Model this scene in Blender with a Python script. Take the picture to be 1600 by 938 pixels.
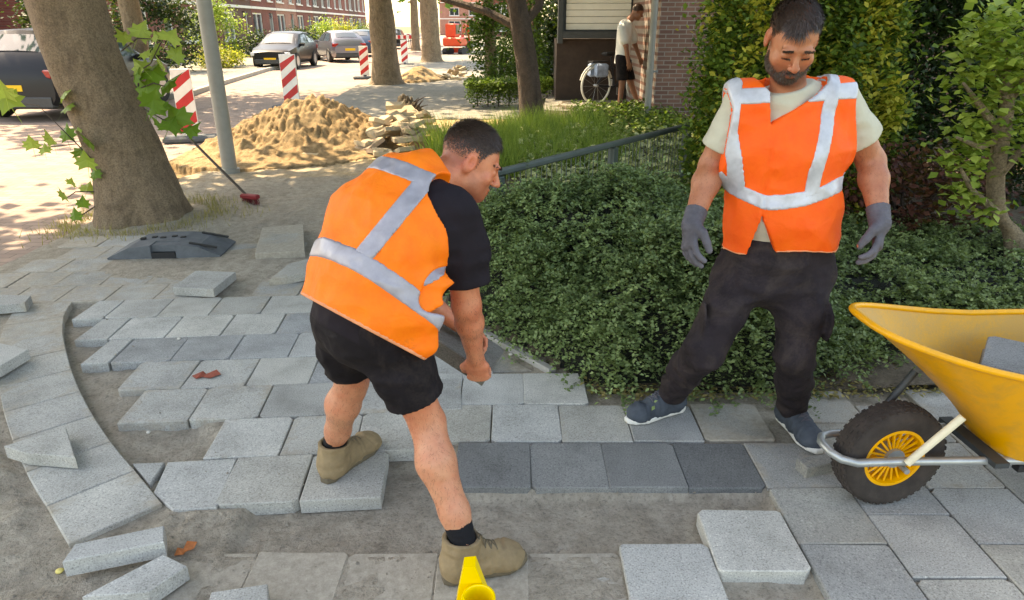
import bpy, bmesh, math, random
import numpy as np
from mathutils import Vector, Matrix, noise as mnoise
random.seed(7); RNG = np.random.default_rng(7)
for o in list(bpy.data.objects): bpy.data.objects.remove(o)
S = bpy.context.scene; COL = S.collection
R = math.radians
# ------------------------------------------------------------------ camera
CF, CT, CH = 1067.0, R(21.9), 1.62
cd = bpy.data.cameras.new('camera'); cam = bpy.data.objects.new('camera', cd); COL.objects.link(cam)
cd.sensor_width = 36; cd.lens = 36*CF/1600; cd.clip_start = .05; cd.clip_end = 2000
cam.location = (0, 0, CH); cam.rotation_euler = (R(90)-CT, 0, 0); S.camera = cam
# ------------------------------------------------------------------ light
SUN_EL, SUN_AZ = 56.0, -50.0          # azimuth measured from +Y towards +X
w = bpy.data.worlds.new('World'); S.world = w; w.use_nodes = True
nt = w.node_tree; bg = nt.nodes['Background']
sky = nt.nodes.new('ShaderNodeTexSky'); sky.sky_type = 'NISHITA'; sky.sun_disc = False
sky.sun_elevation = R(SUN_EL); sky.sun_rotation = R(SUN_AZ); sky.air_density = 1.0; sky.dust_density = 1.6; sky.ozone_density = 1.0
nt.links.new(sky.outputs[0], bg.inputs[0]); bg.inputs[1].default_value = .15
sd = bpy.data.lights.new('sun', 'SUN'); sd.energy = 2.8; sd.angle = R(.53); sd.color = (1, .93, .82)
sun = bpy.data.objects.new('sun', sd); COL.objects.link(sun)
_d = Vector((math.sin(R(SUN_AZ))*math.cos(R(SUN_EL)), math.cos(R(SUN_AZ))*math.cos(R(SUN_EL)), math.sin(R(SUN_EL))))
sun.rotation_euler = _d.to_track_quat('Z', 'Y').to_euler(); sun.location = _d*60
vs = S.view_settings; vs.view_transform = 'Standard'; vs.look = 'None'; vs.exposure = 2.3; vs.gamma = 1; vs.use_white_balance = True; vs.white_balance_temperature = 9300
S.render.engine = 'CYCLES'; S.cycles.use_denoising = True; S.cycles.max_bounces = 7
S.cycles.diffuse_bounces = 3; S.cycles.transparent_max_bounces = 8; S.cycles.sample_clamp_indirect = 6
SUNV = _d

def at(u, v, Y):
    a = (u-800)/CF; b = (v-469)/CF
    dy = math.cos(CT)-b*math.sin(CT); dz = -math.sin(CT)-b*math.cos(CT); k = Y/dy
    return Vector((a*k, Y, CH+dz*k))
def gnd(u, v, z=0.0):
    a = (u-800)/CF; b = (v-469)/CF
    dy = math.cos(CT)-b*math.sin(CT); dz = -math.sin(CT)-b*math.cos(CT); k = (z-CH)/dz
    return Vector((a*k, dy*k, z))
# ------------------------------------------------------------------ materials
def srgb(r, g, b):
    f = lambda c: (c/255/12.92 if c/255 <= .04045 else ((c/255+.055)/1.055)**2.4)
    return (f(r), f(g), f(b), 1)
MATS = {}
class NT:
    def __init__(s, name):
        s.m = bpy.data.materials.new(name); s.m.use_nodes = True; s.t = s.m.node_tree
        s.b = s.t.nodes['Principled BSDF']; s.n = s.t.nodes.new
        s.tc = s.n('ShaderNodeTexCoord'); MATS[name] = s.m
    def L(s, a, b): s.t.links.new(a, b)
    def noise(s, scale, detail=4, rough=.6, coord='Object', vec=None, dist=0):
        n = s.n('ShaderNodeTexNoise'); n.inputs['Scale'].default_value = scale; n.inputs['Detail'].default_value = detail
        n.inputs['Roughness'].default_value = rough; n.inputs['Distortion'].default_value = dist
        s.L(vec if vec else s.tc.outputs[coord], n.inputs['Vector']); return n.outputs['Fac']
    def ramp(s, fac, stops):
        r = s.n('ShaderNodeValToRGB'); e = r.color_ramp.elements
        while len(e) < len(stops): e.new(.5)
        for k, (p, c) in enumerate(stops): e[k].position = p; e[k].color = c if len(c) == 4 else (*c, 1)
        s.L(fac, r.inputs[0]); return r.outputs[0]
    def mix(s, fac, a, b, mode='MIX'):
        m = s.n('ShaderNodeMix'); m.data_type = 'RGBA'; m.blend_type = mode
        for sock, val in ((m.inputs[0], fac), (m.inputs[6], a), (m.inputs[7], b)):
            if hasattr(val, 'is_linked'): s.L(val, sock)
            else: sock.default_value = val
        return m.outputs[2]
    def math(s, op, a, b=0.0, clamp=False):
        m = s.n('ShaderNodeMath'); m.operation = op; m.use_clamp = clamp
        for sock, val in ((m.inputs[0], a), (m.inputs[1], b)):
            if hasattr(val, 'is_linked'): s.L(val, sock)
            else: sock.default_value = val
        return m.outputs[0]
    def col(s, c):
        if hasattr(c, 'is_linked'): s.L(c, s.b.inputs['Base Color'])
        else: s.b.inputs['Base Color'].default_value = c
    def rough(s, r):
        if hasattr(r, 'is_linked'): s.L(r, s.b.inputs['Roughness'])
        else: s.b.inputs['Roughness'].default_value = r
    def bump(s, h, strength=.3, dist=.01):
        b = s.n('ShaderNodeBump'); b.inputs['Strength'].default_value = strength; b.inputs['Distance'].default_value = dist
        s.L(h, b.inputs['Height']); s.L(b.outputs[0], s.b.inputs['Normal'])
    def scaled(s, vec3, coord='Object'):
        m = s.n('ShaderNodeMapping'); m.inputs['Scale'].default_value = vec3; s.L(s.tc.outputs[coord], m.inputs[0]); return m.outputs[0]
def basic(name, c, rough=.6, var=.25, scale=6, bump=.15, bscale=80, bdist=.004, metal=0, coord='Object', spec=.5):
    """plain surface with blotchy tone and fine relief"""
    n = NT(name); dk = tuple(x*(1-var) for x in c[:3])+(1,); lt = tuple(min(1, x*(1+var*.7)) for x in c[:3])+(1,)
    n.col(n.ramp(n.noise(scale, 5, .65, coord), [(.3, dk), (.7, lt)])); n.rough(rough)
    n.b.inputs['Metallic'].default_value = metal; n.b.inputs['Specular IOR Level'].default_value = spec
    if bump: n.bump(n.noise(bscale, 3, .6, coord), bump, bdist)
    return n.m
def leafmat(name, c, c2, rough=.5, trans=.35):
    """leaf: colour varies per leaf (face attribute lv), some light shines through"""
    n = NT(name); a = n.n('ShaderNodeAttribute'); a.attribute_name = 'lv'
    col = n.ramp(a.outputs['Fac'], [(0, c), (1, c2)]); n.col(col); n.rough(rough); n.b.inputs['Specular IOR Level'].default_value = .3
    tr = n.n('ShaderNodeBsdfTranslucent'); n.L(n.mix(.4, col, (.25, .4, .03, 1)), tr.inputs[0])
    ms = n.n('ShaderNodeMixShader'); ms.inputs[0].default_value = trans; n.L(n.b.outputs[0], ms.inputs[1]); n.L(tr.outputs[0], ms.inputs[2])
    n.L(ms.outputs[0], n.t.nodes['Material Output'].inputs[0]); return n.m
# ------------------------------------------------------------------ mesh helpers
class MB:
    def __init__(s): s.v = []; s.f = []
    def add(s, vs, fs):
        o = len(s.v); s.v += [tuple(p) for p in vs]; s.f += [tuple(i+o for i in f) for f in fs]; return s
    def box(s, c, d, M=None, bev=0):
        x, y, z = (k/2 for k in d); c = Vector(c)
        if bev:
            ps = []
            for sz in (-1, 1):
                for (zz, ins) in ((z*sz, bev), ((z-bev)*sz, 0)) if sz < 0 else (((z-bev), 0), (z, bev)):
                    for (sx, sy) in ((-1, -1), (1, -1), (1, 1), (-1, 1)): ps.append(Vector((sx*(x-ins), sy*(y-ins), zz)))
            fs = [(3, 2, 1, 0), (12, 13, 14, 15)]
            for r in range(3):
                for k in range(4): fs.append((r*4+k, r*4+(k+1) % 4, r*4+4+(k+1) % 4, r*4+4+k))
        else:
            ps = [Vector((sx*x, sy*y, sz*z)) for sz in (-1, 1) for (sx, sy) in ((-1, -1), (1, -1), (1, 1), (-1, 1))]
            fs = [(3, 2, 1, 0), (4, 5, 6, 7)]+[(k, (k+1) % 4, 4+(k+1) % 4, 4+k) for k in range(4)]
        return s.add([(M @ p if M else p)+c for p in ps], fs)
    def tube(s, pts, rad, n=10, cap=True, closed=False):
        pts = [Vector(p) for p in pts]; m = len(pts); rs = rad if hasattr(rad, '__len__') else [rad]*m
        T = []
        for i in range(m):
            a = pts[i-1] if (i or closed) else pts[i]; b = pts[(i+1) % m] if (i < m-1 or closed) else pts[i]
            T.append((b-a).normalized())
        up = Vector((0, 0, 1)) if abs(T[0].z) < .9 else Vector((1, 0, 0)); u = T[0].cross(up).normalized(); vs = []
        for i in range(m):
            u = (u-T[i]*u.dot(T[i])).normalized(); w_ = T[i].cross(u)
            vs += [pts[i]+(u*math.cos(2*math.pi*k/n)+w_*math.sin(2*math.pi*k/n))*rs[i] for k in range(n)]
        fs = [(i*n+k, i*n+(k+1) % n, ((i+1) % m)*n+(k+1) % n, ((i+1) % m)*n+k) for i in range(m if closed else m-1) for k in range(n)]
        if cap and not closed: fs += [tuple(range(n-1, -1, -1)), tuple((m-1)*n+k for k in range(n))]
        return s.add(vs, fs)
    def lathe(s, prof, M, n=32, closed=True):
        """prof = [(r, h)] turned about local Z, placed by matrix M"""
        m = len(prof); vs = [M @ Vector((r*math.cos(2*math.pi*k/n), r*math.sin(2*math.pi*k/n), h)) for (r, h) in prof for k in range(n)]
        fs = [(i*n+k, i*n+(k+1) % n, ((i+1) % m)*n+(k+1) % n, ((i+1) % m)*n+k) for i in range(m if closed else m-1) for k in range(n)]
        return s.add(vs, fs)
    def prism(s, poly, z0, z1, bev=0):
        """poly = ccw outline in XY"""
        n = len(poly); poly = [Vector((p[0], p[1], 0)) for p in poly]; c = sum(poly, Vector())/n
        if bev:
            ins = []
            for i in range(n):
                a, b, d = poly[i-1], poly[i], poly[(i+1) % n]; e1 = (b-a).normalized(); e2 = (d-b).normalized()
                n1 = Vector((-e1.y, e1.x, 0)); n2 = Vector((-e2.y, e2.x, 0)); k = n1+n2; k = k/max(.3, k.dot(n1)); ins.append(b+k*bev)
            L = [(poly, z0), (poly, z1-bev), (ins, z1)]
        else: L = [(poly, z0), (poly, z1)]
        vs = [(p.x, p.y, z) for P_, z in L for p in P_]; fs = [tuple(range(n-1, -1, -1)), tuple((len(L)-1)*n+k for k in range(n))]
        fs += [(r*n+k, r*n+(k+1) % n, (r+1)*n+(k+1) % n, (r+1)*n+k) for r in range(len(L)-1) for k in range(n)]
        return s.add(vs, fs)
    def mesh(s, name, mat, smooth=False, angle=40):
        me = bpy.data.meshes.new(name); me.from_pydata(s.v, [], s.f); me.materials.append(mat); me.update()
        if smooth: shade(me, angle)
        return me
    def obj(s, name, mat, parent=None, smooth=False, angle=40, **kw):
        return link(name, s.mesh(name, mat, smooth, angle), parent, **kw)
def shade(me, angle=40):
    me.shade_smooth()
    if angle < 180 and hasattr(me, 'set_sharp_from_angle'): me.set_sharp_from_angle(angle=R(angle))
def link(name, me, parent=None, loc=None, rot=None, **props):
    o = bpy.data.objects.new(name, me); COL.objects.link(o)
    if loc is not None: o.location = loc
    if rot is not None: o.rotation_euler = rot
    if parent: o.parent = parent
    for k, v in props.items(): o[k] = v
    return o
def thing(name, label, cat, loc=(0, 0, 0), rz=0, group=None):
    o = bpy.data.objects.new(name, None); COL.objects.link(o); o.location = loc; o.rotation_euler = (0, 0, rz)
    o.empty_display_size = .1; o['label'] = label; o['category'] = cat
    if group: o['group'] = group
    return o
def tag(o, label, cat, group=None):
    o['label'] = label; o['category'] = cat
    if group: o['group'] = group
    return o
def copy_tree(o, parent=None):
    c = o.copy(); COL.objects.link(c); c.parent = parent
    for ch in o.children: copy_tree(ch, c)
    return c
def npmesh(name, V, F, mat, lv=None, smooth=False):
    """fast mesh from numpy: V (n,3), F (m,k) all faces alike; lv = per-face value"""
    me = bpy.data.meshes.new(name); V = np.ascontiguousarray(V, dtype=np.float32); F = np.ascontiguousarray(F, dtype=np.int32)
    m, k = F.shape; me.vertices.add(len(V)); me.vertices.foreach_set('co', V.ravel()); me.loops.add(m*k); me.loops.foreach_set('vertex_index', F.ravel())
    me.polygons.add(m); me.polygons.foreach_set('loop_start', np.arange(0, m*k, k, dtype=np.int32)); me.polygons.foreach_set('loop_total', np.full(m, k, dtype=np.int32))
    me.update(calc_edges=True); me.materials.append(mat)
    if lv is not None:
        a = me.attributes.new('lv', 'FLOAT', 'FACE'); a.data.foreach_set('value', np.asarray(lv, dtype=np.float32))
    if smooth: me.shade_smooth()
    return me
def grid(name, xs, ys, fz, mat, smooth=True):
    X, Y = np.meshgrid(xs, ys); Z = fz(X, Y); V = np.stack([X, Y, Z], -1).reshape(-1, 3); nx = len(xs); ny = len(ys)
    i = (np.arange(ny-1)[:, None]*nx+np.arange(nx-1)[None]).ravel()
    return npmesh(name, V, np.stack([i, i+1, i+1+nx, i+nx], 1), mat, smooth=smooth)
def vnoise(X, Y, s, seed=0):
    """smooth value noise on arrays, about -1..1"""
    rg = np.random.default_rng(seed); T = rg.random((64, 64))*2-1; x = X*s; y = Y*s; xi = np.floor(x).astype(int); yi = np.floor(y).astype(int)
    fx = x-xi; fy = y-yi; fx = fx*fx*(3-2*fx); fy = fy*fy*(3-2*fy); g = lambda a, b: T[(yi+b) % 64, (xi+a) % 64]
    return (g(0, 0)*(1-fx)+g(1, 0)*fx)*(1-fy)+(g(0, 1)*(1-fx)+g(1, 1)*fx)*fy
def leaves(name, C, size, mat, parent=None, dirs=None, up=.5, fold=.25, asp=.55, shape=4, rs=1, lv=None, **kw):
    """leaf-sized faces at points C; shape 4 = diamond of two triangles folded on the midrib"""
    rg = np.random.default_rng(rs); n = len(C); C = np.asarray(C, dtype=np.float64)
    nrm = rg.normal(size=(n, 3)); nrm /= np.linalg.norm(nrm, axis=1)[:, None]; nrm[:, 2] = np.abs(nrm[:, 2]); nrm += np.array([0, 0, up]); nrm /= np.linalg.norm(nrm, axis=1)[:, None]
    d = rg.normal(size=(n, 3)) if dirs is None else np.asarray(dirs)+rg.normal(size=(n, 3))*.45
    d -= nrm*(d*nrm).sum(1)[:, None]; d /= np.linalg.norm(d, axis=1)[:, None]+1e-9; s_ = np.cross(nrm, d)
    L = (size*(.65+.7*rg.random(n)))[:, None]; W = L*asp*.5; f = nrm*W*fold
    V = np.stack([C, C+d*L*.45+s_*W+f, C+d*L, C+d*L*.45-s_*W+f], 1).reshape(-1, 3); b = np.arange(n)[:, None]*4
    F = np.concatenate([b+np.array([[0, 1, 2]]), b+np.array([[0, 2, 3]])], 1).reshape(-1, 3); lv = np.repeat(rg.random(n) if lv is None else np.clip(lv*.75+rg.random(n)*.35-.05, 0, 1), 2)
    return link(name, npmesh(name, V, F, mat, lv), parent, **kw)
# ------------------------------------------------------------------ implicit surfaces -> mesh (for bodies, clothes, soft shapes)
def smin(a, b, k):
    h = np.clip(.5+.5*(b-a)/k, 0, 1); return b+(a-b)*h-k*h*(1-h)
def smax(a, b, k): return -smin(-a, -b, k)
def A3(p): return np.array(p, dtype=np.float32)
def cone(P, a, b, ra, rb):
    a = A3(a); ba = A3(b)-a; t = np.clip(((P-a) @ ba)/max(1e-9, float(ba @ ba)), 0, 1)
    q = P-a-t[:, None]*ba; return np.sqrt((q*q).sum(1))-(ra+t*(rb-ra))
def ell(P, c, r, M=None):
    q = P-A3(c)
    if M is not None: q = q @ M          # columns of M = local axes
    r = A3(r); k0 = np.sqrt(((q/r)**2).sum(1)); k1 = np.sqrt(((q/(r*r))**2).sum(1))+1e-9; return k0*(k0-1)/k1
def sweep(P, pts, rx, ry, side, k=.03):
    """chain of elliptical sections; side = wide axis (one vector or one per point)"""
    pts = [A3(p) for p in pts]; n = len(pts); sd_ = [A3(s) for s in side] if isinstance(side, list) else [A3(side)]*n; D = None
    for i in range(n-1):
        a, b = pts[i], pts[i+1]; ba = b-a; L2 = float(ba @ ba); t = np.clip(((P-a) @ ba)/L2, 0, 1); q = P-a-t[:, None]*ba; ax = ba/math.sqrt(L2)
        s_ = sd_[i]+sd_[i+1]; s_ = s_-ax*(s_ @ ax); s_ = s_/np.linalg.norm(s_); fr = np.cross(ax, s_)
        X = rx[i]+t*(rx[i+1]-rx[i]); Y = ry[i]+t*(ry[i+1]-ry[i]); m = np.minimum(X, Y)
        kk = np.sqrt(((q @ s_)/X)**2+((q @ fr)/Y)**2+((q @ ax)/m)**2); d = (kk-1)*m
        D = d if D is None else smin(D, d, k)
    return D
def plane(P, o, n):
    n = A3(n); n = n/np.linalg.norm(n); return (P-A3(o)) @ n
def nets(fn, lo, hi, h):
    """surface nets: coarse pass, then only blocks near the surface"""
    lo = np.array(lo, dtype=np.float64); hi = np.array(hi, dtype=np.float64); B = 4; nb = np.ceil((hi-lo)/(h*B)).astype(int)+1; n = nb*B
    ci = np.stack(np.meshgrid(*[np.arange(k) for k in nb], indexing='ij'), -1).reshape(-1, 3)
    cc = (lo+(ci+.5)*h*B).astype(np.float32); cv = fn(cc); near = np.abs(cv) < h*B*1.5
    D = np.empty(tuple(n), dtype=np.float32); D.reshape(nb[0], B, nb[1], B, nb[2], B)[:] = cv.reshape(tuple(nb))[:, None, :, None, :, None]
    off = np.stack(np.meshgrid(*[np.arange(B)]*3, indexing='ij'), -1).reshape(-1, 3); I = (ci[near][:, None]*B+off[None]).reshape(-1, 3)
    out = np.empty(len(I), dtype=np.float32)
    for s0 in range(0, len(I), 400000): out[s0:s0+400000] = fn((lo+I[s0:s0+400000]*h).astype(np.float32))
    D[I[:, 0], I[:, 1], I[:, 2]] = out; inside = D < 0
    for ax in range(3):
        for e in (0, -1): inside[tuple(e if k == ax else slice(None) for k in range(3))] = False
    D = np.where(inside, np.minimum(D, -1e-6), np.maximum(D, 1e-6))
    m = tuple(n-1); cnt = np.zeros(m, dtype=np.int8)
    for c in np.ndindex(2, 2, 2): cnt += inside[c[0]:c[0]+m[0], c[1]:c[1]+m[1], c[2]:c[2]+m[2]]
    act = np.argwhere((cnt > 0) & (cnt < 8)); idx = np.full(m, -1, dtype=np.int64); idx[act[:, 0], act[:, 1], act[:, 2]] = np.arange(len(act))
    acc = np.zeros((len(act), 3)); num = np.zeros(len(act))
    for c0 in np.ndindex(2, 2, 2):
        for ax in range(3):
            if c0[ax]: continue
            c1 = list(c0); c1[ax] = 1; a = act+np.array(c0); b = act+np.array(c1); da = D[a[:, 0], a[:, 1], a[:, 2]]; db = D[b[:, 0], b[:, 1], b[:, 2]]
            x = (da < 0) != (db < 0); t = np.where(x, da/(da-db+1e-12), 0); p = np.tile(np.array(c0, dtype=float), (len(act), 1)); p[:, ax] += t
            acc += p*x[:, None]; num += x
    V = lo+(act+acc/np.maximum(num, 1)[:, None])*h; F = []
    for ax in range(3):
        u, v_ = [(1, 2), (2, 0), (0, 1)][ax]; s0 = [slice(None)]*3; s1 = [slice(None)]*3; s0[ax] = slice(0, -1); s1[ax] = slice(1, None)
        A = inside[tuple(s0)]; Bm = inside[tuple(s1)]; e = np.argwhere(A != Bm); ok = (e[:, u] > 0) & (e[:, v_] > 0) & (e[:, u] < n[u]-1) & (e[:, v_] < n[v_]-1); e = e[ok]
        ia = A[e[:, 0], e[:, 1], e[:, 2]]; du = np.zeros(3, int); du[u] = 1; dv = np.zeros(3, int); dv[v_] = 1; g = lambda q: idx[q[:, 0], q[:, 1], q[:, 2]]
        q = np.stack([g(e-du-dv), g(e-dv), g(e), g(e-du)], 1); q[~ia] = q[~ia][:, ::-1]; F.append(q[(q >= 0).all(1)])
    return V, np.concatenate(F)
def relax(V, F, it=2, lam=.5):
    E = np.concatenate([F[:, [0, 1]], F[:, [1, 2]], F[:, [2, 3]], F[:, [3, 0]]]); n = len(V); deg = np.bincount(E.ravel(), minlength=n)[:, None].astype(float)
    for k in range(it*2):
        s = np.zeros_like(V)
        for c in range(3): s[:, c] = np.bincount(E[:, 0], V[E[:, 1], c], n)+np.bincount(E[:, 1], V[E[:, 0], c], n)
        V = V+(s/np.maximum(deg, 1)-V)*(lam if k % 2 == 0 else -lam*1.03)
    return V
def sdf_obj(name, fn, lo, hi, h, mat, parent, it=2, wr=None, **kw):
    V, F = nets(fn, lo, hi, h); V = relax(V, F, it)
    if wr is not None: V = wr(V)
    me = npmesh(name, V, F, mat, smooth=True); return link(name, me, parent, **kw)
def normals_of(fn, V, e=.003):
    V = V.astype(np.float32); g = np.stack([fn(V+A3(d)*e)-fn(V-A3(d)*e) for d in ((1, 0, 0), (0, 1, 0), (0, 0, 1))], 1); return g/(np.linalg.norm(g, axis=1)[:, None]+1e-9)
# ================================================================== GROUND, ROAD, PAVEMENT
def sandmat(name, c1, c2, c3, bump=.5, fine=90, zone=None):
    n = NT(name); a = n.noise(1.6, 6, .7); b = n.noise(14, 5, .7); g = n.noise(fine, 4, .8)
    base = n.mix(n.ramp(a, [(.35, (0, 0, 0)), (.65, (1, 1, 1))]), c1, c2)
    base = n.mix(n.ramp(b, [(.42, (0, 0, 0)), (.72, (.8, .8, .8))]), base, c3)
    sp = n.ramp(g, [(.3, (.55, .55, .55)), (.5, (1, 1, 1)), (.75, (1.0, 1.0, 1.0))])
    if zone:                      # excavated yellow sand lies towards the heap
        sx = n.n('ShaderNodeSeparateXYZ'); n.L(n.tc.outputs['Object'], sx.inputs[0])
        f = n.math('ADD', n.math('MULTIPLY', n.math('SUBTRACT', sx.outputs['Y'], 7.6), .55), n.math('MULTIPLY', n.math('SUBTRACT', n.noise(1.1, 5, .7), .5), 3.2)); f = n.math('SUBTRACT', f, n.math('MULTIPLY', n.math('ADD', sx.outputs['X'], 1.6, True), 1.2), True)
        base = n.mix(n.math('MULTIPLY', f, .9), base, n.mix(n.ramp(b, [(.4, (0, 0, 0)), (.7, (1, 1, 1))]), *zone))
    n.col(n.mix(1.0, base, sp, 'MULTIPLY')); n.rough(.95); n.b.inputs['Specular IOR Level'].default_value = .2
    n.bump(n.math('ADD', n.math('MULTIPLY', b, 1.3), g), bump, .012); return n.m
M_SAND = sandmat('sand_grey', srgb(164, 153, 138), srgb(182, 171, 155), srgb(132, 122, 108), .9, 70, zone=(srgb(204, 176, 130), srgb(176, 144, 100)))
M_YSAND = sandmat('sand_yellow', srgb(150, 125, 92), srgb(170, 145, 110), srgb(108, 86, 62), .9, 50)
M_SOIL = sandmat('soil', srgb(96, 86, 72), srgb(116, 104, 88), srgb(66, 57, 46), .9, 50)
M_FAR = sandmat('far_ground', srgb(120, 112, 90), srgb(104, 112, 78), srgb(88, 84, 70), .3, 20)
xs = np.unique(np.concatenate([np.linspace(-700, -17, 20), np.array([-17, -16.9]), np.linspace(-16.9, 16.9, 10), np.array([16.9, 17]), np.linspace(17, 700, 20)]))
ys = np.unique(np.concatenate([np.linspace(-500, -10, 12), np.linspace(-9.9, 19.9, 8), np.array([20.]), np.linspace(20.1, 900, 30)]))
link('ground', grid('ground', xs, ys, lambda X, Y: np.where((np.abs(X) < 17) & (Y > -10) & (Y < 20), -.9, -.14), M_FAR), kind='structure')

ARC_I = [(-2.80, 4.05), (-2.735, 3.84), (-2.60, 3.60), (-2.43, 3.35), (-2.25, 3.10), (-2.07, 2.87), (-1.90, 2.67), (-1.733, 2.486), (-1.60, 2.35), (-1.482, 2.238), (-1.277, 2.035)]
def arc_x(Y):
    ys_ = [p[1] for p in ARC_I][::-1]; xs_ = [p[0] for p in ARC_I][::-1]; return np.interp(Y, ys_, xs_)
def hz(X, Y):
    n1 = vnoise(X, Y, 1.7, 1)*.012+vnoise(X, Y, 6, 2)*.006+vnoise(X, Y, 22, 3)*.0035+vnoise(X, Y, 60, 4)*.0018
    st = lambda a, b, v: np.clip((v-a)/(b-a), 0, 1)**2*(3-2*np.clip((v-a)/(b-a), 0, 1))
    dirt = 1-st(-.52, -.45, X-arc_x(Y)); dirt = np.where(Y > 4.0, 0, dirt)            # outside the curved border
    dl = (1-st(-.98, -.93, X+.12*(Y-1.8)))*(1-st(2.0, 2.06, Y)); dirt = np.maximum(dirt, dl)       # sand at lower left
    dirt = dirt*(1-st(-.50, -.44, X-arc_x(Y))*st(1.50, 1.56, Y+.9*(X+1.28))*(1-st(-.02, .04, X-arc_x(Y))))
    bx = lambda x0, x1, y0, y1, e=.012: st(x0-e, x0+e, X)*(1-st(x1-e, x1+e, X))*st(y0-e, y0+e, Y)*(1-st(y1-e, y1+e, Y))
    cutd = bx(-.96, .955, 1.80, 2.125); cutd = np.maximum(cutd, bx(-.96, -.235, 2.0, 2.40)); cutd = np.maximum(cutd, bx(.66, .957, 1.36, 1.70)); cutd = np.maximum(cutd, bx(.355, .66, 1.80, 2.0))
    gap = st(-.06, -.03, X-arc_x(Y))*(1-st(.42, .5, X-arc_x(Y)))*(Y < 4.0)*(Y > 2.2); cutd = np.maximum(cutd, gap)
    z = -.016-cutd*.034+dirt*.012
    z = z+st(5.3, 5.7, Y+vnoise(X, Y, 1.1, 9)*.35)*.016
    z = z+.03*np.exp(-((X+1.9)**2/.9+(Y-4.75)**2/.14))                                # sand swept over the old slabs
    hole = np.exp(-(((X+2.05)/.42)**4+((Y-11.6)/1.0)**4)); z = z-hole*.55
    film = bx(-1.2, .36, 1.0, 1.80)*.0055*np.clip(1.0-(X+1.2)*.45, 0, 1); z = z+film
    return z+n1*(.45+1.6*dirt+st(5.2, 6, Y)+.75*cutd)+np.abs(vnoise(X, Y, 33, 14))*.006*cutd
XS = np.concatenate([np.linspace(-3.75, 2.9, 330)]); YS = np.concatenate([np.linspace(.7, 5.8, 270), np.linspace(5.85, 13.2, 150)])
XS = XS
near = grid('sand_bed', XS, YS, hz, M_SAND); link('sand_bed', near, kind='structure')
# brick paved street
n = NT('street_brick'); mp = n.scaled((1, 1, 1)); br = n.n('ShaderNodeTexBrick'); n.L(mp, br.inputs['Vector'])
for k_, v_ in (('Scale', 1.0), ('Mortar Size', .006), ('Brick Width', .21), ('Row Height', .105), ('Mortar Smooth', .3), ('Bias', .1)): br.inputs[k_].default_value = v_
br.inputs['Color1'].default_value = srgb(168, 146, 134); br.inputs['Color2'].default_value = srgb(148, 126, 115); br.inputs['Mortar'].default_value = srgb(120, 104, 88)
big = n.ramp(n.noise(.5, 5, .6), [(.35, (.8, .8, .8)), (.65, (1.08, 1.05, 1.0))]); n.col(n.mix(1.0, br.outputs['Color'], big, 'MULTIPLY')); n.rough(.9)
n.bump(br.outputs['Fac'], -.4, .006); M_STREET = n.m
def sheet(name, poly, z, mat, kind='structure', thick=None):
    m = MB()
    if thick: m.prism(poly, z-thick, z)
    else: m.add([(p[0], p[1], z) for p in poly], [tuple(range(len(poly)))])
    return m.obj(name, mat, kind=kind)
sheet('street', [(-14, -8), (-3.55, -8), (-3.55, 13.4), (-4.2, 13.5), (-4.3, 22), (-5.0, 45), (-8.5, 160), (-14.5, 160), (-12.2, 60), (-14, 30)], -.09, M_STREET)
M_FPAVE = NT('far_paving'); n = M_FPAVE; br = n.n('ShaderNodeTexBrick'); n.L(n.tc.outputs['Object'], br.inputs['Vector'])
for k_, v_ in (('Scale', 1.0), ('Mortar Size', .006), ('Brick Width', .3), ('Row Height', .3)): br.inputs[k_].default_value = v_
br.inputs['Color1'].default_value = srgb(142, 136, 126); br.inputs['Color2'].default_value = srgb(128, 123, 114); br.inputs['Mortar'].default_value = srgb(110, 105, 95)
n.col(n.mix(1.0, br.outputs['Color'], n.ramp(n.noise(.8, 5, .6), [(.3, (.75, .75, .73)), (.7, (1.1, 1.08, 1.02))]), 'MULTIPLY')); n.rough(.9); n.bump(br.outputs['Fac'], -.3, .004); M_FPAVE = n.m
M_KERB = basic('kerb_concrete', srgb(160, 157, 150), .9, .2, 5, .3, 60)
FK = [(-11.6, -8), (-11.6, 11), (-10.9, 15.6), (-8.3, 18.0), (-9.0, 22.3), (-9.85, 28.7), (-10.6, 45), (-14.2, 160)]
sheet('far_pavement', FK+[(-40, 160), (-40, -8)], .02, M_FPAVE, thick=.15)
# kerb stones along the far side
kroot = thing('kerb', 'pale concrete kerb along the far side of the street', 'kerb')
for (a, b) in zip(FK[2:6], FK[3:7]):
    a = Vector(a); b = Vector(b); L = (b-a).length; k = max(1, int(L/1.0)); d = (b-a)/k
    for i in range(k):
        c = a+d*(i+.5); M = Matrix.Rotation(math.atan2(d.y, d.x), 3, 'Z')
        MB().box((c.x, c.y, -.03), (d.length-.012, .14, .14), M, .012).obj('kerb_stone', M_KERB, kroot)
sheet('near_pavement', [(-3.98, 13.25), (-3.9, 13.0), (2.0, 13.0), (.6, 15), (-.4, 19), (-.9, 30), (-2.0, 60), (-6, 160), (-8.0, 160), (-5.3, 45), (-4.6, 22)], .012, M_FPAVE, thick=.13)
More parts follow.
